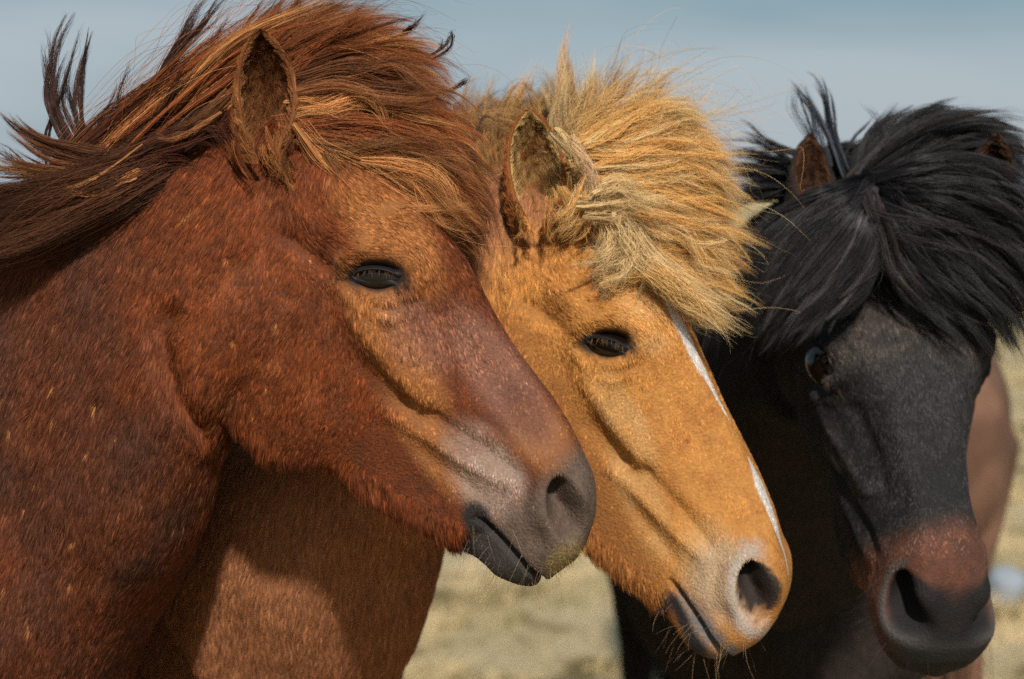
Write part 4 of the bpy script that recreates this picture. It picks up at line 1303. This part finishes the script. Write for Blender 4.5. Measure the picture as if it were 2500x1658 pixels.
    mane.build('mane', mm_, horse1)
    fl = Mane(103)
    fl.clumps(G(2.05, [(655, 400), (690, 440), (740, 482), (795, 515)], [(665, 390), (690, 420), (735, 465), (780, 505)]), 3, 26, vol=.0015, spread=.0014, wave=.002, frizz=.003, col=(.52, .27, .09), rad=.0002, root_spread=.002)
    fl.clumps(G(2.045, [(700, 330), (690, 370), (700, 410), (730, 440)], [(670, 340), (665, 375), (680, 420), (700, 450)]), 14, 30, vol=.006, spread=.003, wave=.006, frizz=.006, col=(.36, .14, .045), rad=.0002)
    fl.clumps(G(2.05, [(585, 330), (580, 350), (590, 385), (610, 420)], [(610, 350), (615, 380), (625, 405), (640, 435)], [(650, 345), (655, 380), (668, 410), (680, 440)], [(690, 310), (700, 345), (712, 380), (730, 410)]), 12, 16, vol=.009, depthvol=.006, spread=.003, wave=.005, frizz=.005, col=(.27, .085, .027), rad=.0002)
    fl.build('ear_tuft', mm_, horse1)

    # ---- golden horse
    mane = Mane(201)
    BL = (.92, .56, .21); BP = (.92, .68, .36); BD = (.34, .15, .05)
    H = G(2.32, [(1420, 390), (1500, 330), (1580, 290), (1640, 270), (1690, 300)], [(1425, 400), (1520, 365), (1620, 345), (1700, 345), (1765, 380)], [(1430, 420), (1540, 408), (1650, 400), (1740, 412), (1800, 450)],
          [(1440, 450), (1550, 460), (1660, 472), (1755, 495), (1815, 530)], [(1450, 480), (1545, 520), (1655, 552), (1750, 592), (1818, 630)],
          [(1455, 500), (1530, 565), (1630, 625), (1725, 680), (1805, 725)], [(1460, 510), (1530, 600), (1600, 680), (1690, 740), (1785, 790)])
    mane.clumps(H, 300, 70, vol=.009, depthvol=.014, spread=.0048, wave=.014, frizz=.005, col=BL, tipcol=BP, rad=.00022, lvar=(.7, 1.03))
    mane.clumps([h + FWD * .05 for h in H], 220, 55, vol=.012, depthvol=.03, spread=.006, wave=.014, frizz=.005, col=(.64, .31, .10), rad=.00024, lvar=(.7, 1.0))
    mane.clumps([h - FWD * .028 for h in H], 360, 60, vol=.010, depthvol=.007, spread=.0045, wave=.018, frizz=.008, col=BL, tipcol=BP, rad=.00020, lvar=(.5, 1.04))
    # under the lock mass, over the brow
    mane.clumps(G(2.28, [(1440, 500), (1500, 580), (1570, 640), (1640, 690), (1720, 740)], [(1430, 500), (1470, 590), (1520, 650), (1590, 700), (1660, 750)]), 70, 60, vol=.008, depthvol=.01, spread=.005, wave=.012, frizz=.006, col=BL, tipcol=BP, rad=.00021)
    for g, n_, c_ in [([(1505, 545), (1530, 585), (1520, 625), (1480, 660), (1420, 680)], 7, BP), ([(1562, 600), (1540, 640), (1500, 680), (1450, 715)], 6, BP), ([(1540, 580), (1590, 650), (1680, 720), (1760, 770), (1835, 812)], 10, BP),
                      ([(1385, 350), (1420, 400), (1444, 450), (1448, 510), (1430, 575)], 2, (.84, .58, .36)), ([(1350, 310), (1395, 360), (1430, 420), (1450, 480)], 2, BP), ([(1420, 500), (1500, 500), (1580, 500), (1660, 520)], 6, BP),
                      ([(1580, 650), (1640, 690), (1700, 750), (1750, 790)], 5, BL), ([(1450, 470), (1500, 450), (1560, 470), (1600, 520)], 5, BP), ([(1480, 690), (1540, 700), (1590, 680)], 1, BL), ([(1500, 540), (1500, 600), (1460, 640), (1400, 655)], 4, BP), ([(1530, 570), (1560, 640), (1560, 690), (1530, 730)], 3, BP), ([(1570, 620), (1650, 700), (1730, 770), (1800, 830)], 3, BP)]:
        mane.clumps(G(2.235, g), n_ * 2, 30, vol=.0065, spread=.006, wave=.012, frizz=.009, col=c_, rad=.00018, tight=.25, root_spread=.006, lvar=(.45, 1.1))
    # behind the near ear and at its foot
    mane.clumps(G(2.25, [(1415, 440), (1400, 480), (1370, 515), (1325, 545)], [(1420, 450), (1420, 500), (1400, 540), (1360, 575)], [(1425, 460), (1440, 510), (1430, 550), (1400, 580)]), 22, 34, vol=.006, depthvol=.006, spread=.004, wave=.008, frizz=.006, col=BL, tipcol=BP, rad=.0002)
    # sprays thrown up by the wind
    for g, n_, h_, d_ in [([(1400, 400), (1375, 310), (1372, 220), (1392, 110)], 6, 24, 2.34), ([(1420, 395), (1465, 300), (1500, 220), (1545, 150)], 8, 26, 2.33), ([(1425, 400), (1480, 330), (1560, 250), (1640, 190)], 8, 26, 2.33), ([(1405, 395), (1330, 330), (1230, 290), (1130, 300)], 5, 24, 2.42), ([(1403, 400), (1388, 300), (1385, 190), (1380, 90)], 7, 40, 2.36), ([(1410, 400), (1425, 300), (1440, 200), (1435, 120)], 5, 34, 2.36), ([(1415, 395), (1455, 280), (1492, 195), (1520, 130)], 12, 50, 2.36),
                          ([(1425, 395), (1500, 330), (1580, 270), (1632, 195)], 14, 55, 2.36), ([(1425, 400), (1520, 345), (1610, 310), (1660, 285)], 12, 50, 2.36), ([(1400, 400), (1360, 290), (1330, 230), (1290, 200)], 6, 34, 2.42),
                          ([(1395, 395), (1340, 300), (1260, 240), (1150, 270)], 5, 34, 2.48), ([(1390, 400), (1350, 330), (1300, 290), (1240, 310)], 5, 36, 2.48), ([(1410, 395), (1400, 290), (1350, 200), (1345, 150)], 7, 36, 2.4),
                          ([(1440, 410), (1540, 370), (1640, 350), (1740, 350)], 12, 50, 2.4)]:
        mane.clumps(G(d_, g), n_, h_, vol=.010, spread=.006, wave=.012, frizz=.007, col=(.55, .33, .15), tipcol=BP, rad=.0002, tight=.1, lvar=(.6, 1.1))
    # mane down the neck, far behind the first horse's head
    NK = G(2.48, [(1110, 640), (1120, 520), (1110, 420), (1120, 330), (1150, 250)], [(1180, 560), (1180, 450), (1170, 370), (1200, 290), (1250, 240)], [(1250, 500), (1260, 420), (1260, 350), (1290, 280), (1340, 250)], [(1330, 470), (1340, 400), (1350, 340), (1370, 290), (1400, 260)])
    mane.clumps(NK, 260, 55, vol=.020, depthvol=.03, spread=.008, wave=.020, frizz=.008, col=(.50, .29, .12), tipcol=(.25, .12, .05), rad=.00026, lvar=(.6, 1.05))
    mane.clumps(H, 190, 3, vol=.030, depthvol=.03, spread=.02, wave=.03, frizz=.02, col=BP, rad=.00017, lvar=(.7, 1.15), tight=-.3)
    mane.clumps([h + UPV * .03 for h in H[:3]], 110, 4, vol=.040, depthvol=.03, spread=.02, wave=.04, frizz=.02, col=BL, rad=.00017, lvar=(.7, 1.2), tight=-.3)
    mane.build('mane', mg_, horse2)

    fl = Mane(203)
    fl.clumps(G(2.24, [(1245, 490), (1245, 520), (1255, 550), (1270, 580)], [(1270, 515), (1280, 545), (1290, 570), (1300, 600)], [(1320, 510), (1320, 545), (1330, 570), (1345, 600)], [(1370, 470), (1372, 510), (1375, 545), (1385, 580)]), 10, 16, vol=.010, depthvol=.006, spread=.003, wave=.006, frizz=.006, col=(.60, .30, .10), rad=.0002)
    fl.build('ear_tuft', mg_, horse2)

    # ---- black horse
    mane = Mane(301)
    BK = (.010, .0095, .012); BB = (.022, .019, .022); BW = (.022, .015, .012)
    L3 = G(2.40, [(2112, 455, 2.44), (2040, 470), (1960, 510), (1880, 580), (1820, 680), (1800, 780)], [(2112, 462, 2.44), (2060, 510), (1985, 570), (1910, 650), (1850, 740), (1820, 830)],
           [(2114, 468, 2.44), (2085, 540), (2030, 620), (1960, 700), (1890, 780), (1850, 850)], [(2116, 470, 2.44), (2110, 550), (2070, 640), (2010, 720), (1950, 780), (1890, 830)],
           [(2120, 475, 2.44), (2140, 550), (2130, 620), (2090, 690), (2030, 750), (1960, 800)])
    mane.clumps(L3, 300, 70, vol=.009, depthvol=.014, spread=.0036, wave=.014, frizz=.004, col=BK, tipcol=BB, rad=.00022, tight=.25, root_spread=.006, lvar=(.75, 1.0))
    mane.clumps([h - FWD * .022 for h in L3[1:]], 60, 80, vol=.004, depthvol=.006, spread=.0034, wave=.006, frizz=.002, col=BB, tipcol=(.09, .078, .08), rad=.00021, tight=.4, root_spread=.004, lvar=(.6, .95))
    R3 = G(2.41, [(2125, 470, 2.45), (2150, 570), (2185, 650), (2230, 715), (2290, 770), (2350, 820)], [(2128, 470, 2.45), (2190, 560), (2260, 640), (2330, 720), (2400, 790), (2440, 850)],
           [(2130, 468, 2.45), (2220, 540), (2310, 610), (2390, 690), (2460, 780), (2500, 860)], [(2132, 465, 2.45), (2240, 510), (2340, 560), (2430, 630), (2500, 710), (2540, 800)],
           [(2130, 460, 2.45), (2240, 470), (2350, 490), (2440, 540), (2520, 600), (2580, 680)], [(2125, 450, 2.45), (2230, 420), (2340, 410), (2440, 440), (2520, 490), (2580, 540)])
    mane.clumps(R3, 360, 70, vol=.010, depthvol=.018, spread=.0036, wave=.016, frizz=.004, col=BK, tipcol=BB, rad=.00022, tight=.25, root_spread=.006, lvar=(.6, 1.08))
    mane.clumps(R3 + L3[::-1], 150, 4, vol=.02, depthvol=.02, spread=.014, wave=.03, frizz=.012, col=(.02, .018, .02), rad=.00017, lvar=(.6, 1.1), tight=-.3)
    mane.clumps(G(2.37, [(2145, 500), (2210, 540), (2290, 570), (2380, 600), (2460, 650)], [(2140, 490), (2200, 510), (2290, 530), (2380, 560), (2460, 590)]), 3, 20, vol=.006, spread=.004, wave=.008, frizz=.004, col=(.05, .04, .04), rad=.0002)
    mane.clumps(G(2.38, [(2125, 480), (2170, 580), (2210, 660), (2260, 720), (2320, 770)], [(2120, 480), (2140, 580), (2150, 640), (2180, 700), (2220, 750)]), 8, 34, vol=.006, spread=.004, wave=.006, frizz=.003, col=(.06, .048, .046), rad=.0002)
    T3 = G(2.50, [(2090, 470), (2140, 400), (2200, 340), (2270, 300), (2340, 290)], [(2110, 460), (2190, 390), (2280, 330), (2370, 310), (2440, 325)], [(2120, 460), (2220, 400), (2320, 360), (2410, 355), (2500, 380)], [(2130, 460), (2240, 430), (2350, 400), (2440, 405), (2530, 450)])
    mane.clumps(T3, 330, 65, vol=.010, depthvol=.028, spread=.005, wave=.008, frizz=.003, col=BK, tipcol=BW, rad=.00023, lvar=(.75, 1.08))
    mane.clumps([t + FWD * .07 + UPV * .0 for t in T3], 180, 55, vol=.012, depthvol=.03, spread=.006, wave=.008, col=BK, rad=.00024)
    U3 = G(2.57, [(1990, 480), (2010, 430), (2050, 400), (2090, 400), (2130, 440)], [(1930, 520), (1980, 450), (2040, 410), (2100, 420), (2140, 460)])
    mane.clumps(U3, 120, 50, vol=.012, depthvol=.03, spread=.006, wave=.006, col=BK, rad=.00024)
    S3 = G(2.56, [(2060, 440), (1990, 400), (1920, 385), (1850, 365), (1770, 362)], [(2050, 460), (1980, 430), (1910, 415), (1840, 405), (1765, 400)], [(2040, 480), (1960, 455), (1890, 450), (1830, 445), (1770, 440)], [(2030, 500), (1950, 490), (1880, 480), (1830, 490), (1780, 510)])
    mane.clumps(S3, 70, 42, vol=.006, depthvol=.03, spread=.003, wave=.005, frizz=.003, col=BK, rad=.00023, tight=.5, lvar=(.75, 1.08))
    N3 = G(2.68, [(2060, 480), (1990, 500), (1920, 540), (1860, 600), (1830, 680)], [(1960, 520), (1890, 560), (1840, 620), (1800, 700), (1780, 780)], [(1880, 560), (1830, 610), (1790, 670), (1770, 740), (1760, 820)])
    mane.clumps(N3, 160, 50, vol=.02, depthvol=.04, spread=.008, wave=.010, col=BK, rad=.00026)
    for g, n_, h_, c_ in [([(2065, 430), (2030, 330), (1990, 260), (1945, 205), (1925, 185)], 4, 45, (.03, .035, .05)), ([(2060, 420), (2030, 330), (2015, 250), (1998, 205), (1980, 195)], 4, 45, (.03, .035, .05)),
                          ([(2010, 420), (1990, 330), (1970, 260), (1950, 210), (1935, 200)], 3, 30, (.03, .035, .05)), ([(1990, 360), (1965, 310), (1943, 260), (1950, 215), (1958, 200)], 1, 24, (.03, .035, .05)), ([(2035, 400), (2020, 320), (2000, 240), (1985, 195)], 3, 30, (.03, .035, .05)),
                          ([(2080, 430), (2110, 350), (2160, 290), (2190, 247)], 5, 45, BK), ([(2080, 430), (2130, 330), (2190, 280), (2235, 262)], 5, 40, BK), ([(2060, 400), (2090, 340), (2130, 310), (2150, 290)], 2, 30, BK),
                          ([(2150, 370), (2220, 290), (2290, 265), (2345, 275)], 7, 40, BK), ([(2160, 360), (2230, 310), (2300, 290), (2335, 290)], 5, 40, BK), ([(2300, 320), (2370, 300), (2440, 310), (2490, 330)], 7, 36, BK),
                          ([(2350, 330), (2420, 330), (2480, 345), (2530, 370)], 7, 36, BK), ([(1960, 385), (1880, 350), (1830, 320), (1790, 315)], 2, 30, BK), ([(1960, 400), (1890, 370), (1840, 345), (1790, 330)], 2, 26, BK), ([(2160, 380), (2150, 320), (2130, 270), (2105, 245)], 1, 18, BK)]:
        mane.clumps(G(2.50, g), n_, h_, vol=.005, spread=.0024, wave=.004, frizz=.003, col=c_, rad=.0002, tight=.4, root_spread=.005, lvar=(.85, 1.08))
    mane.build('mane', mb_, horse3)

# ------------------------------------------------------------------ coats
if DEV != 'clay':
    QF = 1.0
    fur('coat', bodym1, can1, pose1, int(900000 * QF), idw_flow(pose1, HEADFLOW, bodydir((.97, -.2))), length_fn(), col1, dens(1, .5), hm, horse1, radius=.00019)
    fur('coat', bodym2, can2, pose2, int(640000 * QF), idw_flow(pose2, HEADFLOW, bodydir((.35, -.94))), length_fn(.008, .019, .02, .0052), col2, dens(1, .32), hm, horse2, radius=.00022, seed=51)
    fur('coat', bodym3, can3, pose3, int(460000 * QF), idw_flow(pose3, HEADFLOW, bodydir((.06, -1.0))), length_fn(.009, .02, .02, .007), col3, dens(1, .12, (460, -30)), hmb, horse3, radius=.00021, seed=91)


    # tails
    def tail(W, fw, col, parent, seed, n=900, wd=1.0):
        rng = np.random.default_rng(seed)
        f3 = nrm(np.array([fw[0], fw[1], 0])); lt = np.array([-f3[1], f3[0], 0])
        root = np.array([W[0], W[1], 1.16]) - f3 * 1.23
        k = 9; s = np.linspace(0, 1, k)[None, :, None]
        o = rng.normal(0, 1, (n, 1, 3))
        base = root - f3 * (.13 * np.sin(s * 2.2)) - np.array([0, 0, 1.0]) * (s * .95)
        pts = base + (o[..., 0:1] * lt * .022 + o[..., 1:2] * f3 * .02) * (.35 + 1.2 * np.sin(s * 2.6)) * wd + .01 * np.sin(s * 6 + o * 3)
        pts[..., 2] = np.maximum(pts[..., 2], .03)
        t_ = curves_obj('tail', pts, .0011 * np.linspace(1, .4, k)[None] * np.ones((n, 1)), np.array(col)[None] * rng.lognormal(0, .3, (n, 1)), hm, parent)
    tail((W1[0], W1[1]), (.97, -.2), (.06, .025, .015), horse1, 1)
    tail(W2, (.35, -.94), (.5, .28, .1), horse2, 2)
    tail(W3, (.06, -1.0), (.02, .018, .02), horse3, 3)
    tail(W4, FW4, (.16, .085, .055), horse4, 4, 1600, .6)
    # long hairs under the jaw, chin whiskers
    def whiskers(body, can, n, box, lng, col, parent, pose, seed, dirn, rad=.00010, zmin=0, name='whiskers'):
        rng = np.random.default_rng(seed)
        co, no = get_co(body.data), get_no(body.data)
        okk = np.zeros(len(can), bool)
        for (s0, s1, t0, t1) in box: okk |= (can[:, 0] > s0) & (can[:, 0] < s1) & (can[:, 1] > t0) & (can[:, 1] < t1)
        idx = rng.choice(np.nonzero(okk)[0], n)
        p, nn = co[idx], no[idx]
        D = nrm(nn * .9 + np.array(dirn)[None] + rng.normal(0, .28, (n, 3)))
        L = rng.uniform(lng[0], lng[1], (n, 1)); k = 7
        B = nrm(rng.normal(0, 1, (n, 3)) + np.array([0, 0, -.8]))
        pts = np.stack([p + L * (D * s_ + B * .28 * s_ * s_) for s_ in np.linspace(0, 1, k)], 1)
        curves_obj(name, pts, rad * np.linspace(1, .3, k)[None] * np.ones((n, 1)), np.array(col)[None] * rng.lognormal(0, .3, (n, 1)), hm, parent)
    whiskers(bodym1, can1, 85, [(1080, 1290, -290, -180), (1120, 1290, -160, -90)], (.018, .05), (.30, .22, .15), horse1, pose1, 1, (0, 0, -.35))
    whiskers(bodym1, can1, 200, [(1230, 1300, -130, -40)], (.003, .008), (.45, .30, .12), horse1, pose1, 2, (0, 0, -.3))
    whiskers(bodym2, can2, 64, [(1080, 1290, -290, -180), (1120, 1290, -160, -90)], (.012, .045), (.45, .28, .15), horse2, pose2, 3, (0, 0, -.3))
    whiskers(bodym3, can3, 90, [(1120, 1290, -220, -60)], (.012, .045), (.05, .04, .04), horse3, pose3, 4, (0, 0, -.3))

# ------------------------------------------------------------------ grass
if DEV != 'clay':
    rng = np.random.default_rng(9)
    n = 200000
    y = 2.2 + 16 * rng.random(n) ** 1.2; x = (rng.random(n) - .5) * (y * .95 + 1.5) + .06 * y
    p = np.stack([x, y, np.zeros(n)], 1)
    dn = vnoise(p, .5, 71) + .5 * vnoise(p, .16, 72)
    p = p[dn > -.25]; n = len(p)
    L = rng.uniform(.02, .06, (n, 1)) * (1 + .8 * np.clip(vnoise(p, .35, 73), -1, 1)[:, None])
    D = nrm(rng.normal(0, .5, (n, 3)) * np.array([1, 1, 0]) + np.array([.15, 0, 1.0]))
    pts = np.stack([p + L * (D * s_ + np.array([.5, 0, -.25]) * s_ * s_ * .5) for s_ in np.linspace(0, 1, 4)], 1)
    g = np.where(rng.random((n, 1)) < np.clip(.32 + .55 * vnoise(p, .55, 75) + .4 * vnoise(p, .2, 76), 0, 1)[:, None], [[.22, .19, .08]], [[.66, .50, .28]]) * rng.lognormal(0, .25, (n, 1))
    tuft_root = bpy.data.objects.new('grass', None)
    gm = simple_mat('grass_blade', (.4, .33, .17), .8, .1)
    ga = gm.node_tree.nodes.new('ShaderNodeAttribute'); ga.attribute_name = 'col'
    gm.node_tree.links.new(ga.outputs['Color'], gm.node_tree.nodes['Principled BSDF'].inputs['Base Color'])
    bpy.data.objects.remove(tuft_root)
    hold = thing('tmp_root', 'x', 'x', (0, 0, 0))
    go = curves_obj('grass', pts, .0016 * np.linspace(1, .2, 4)[None] * np.ones((n, 1)), g, gm, hold)
    go.parent = None
    bpy.data.objects.remove(hold)
    go['kind'] = 'stuff'
    go['label'] = 'short dry yellow green grass covering the pasture'; go['category'] = 'grass'
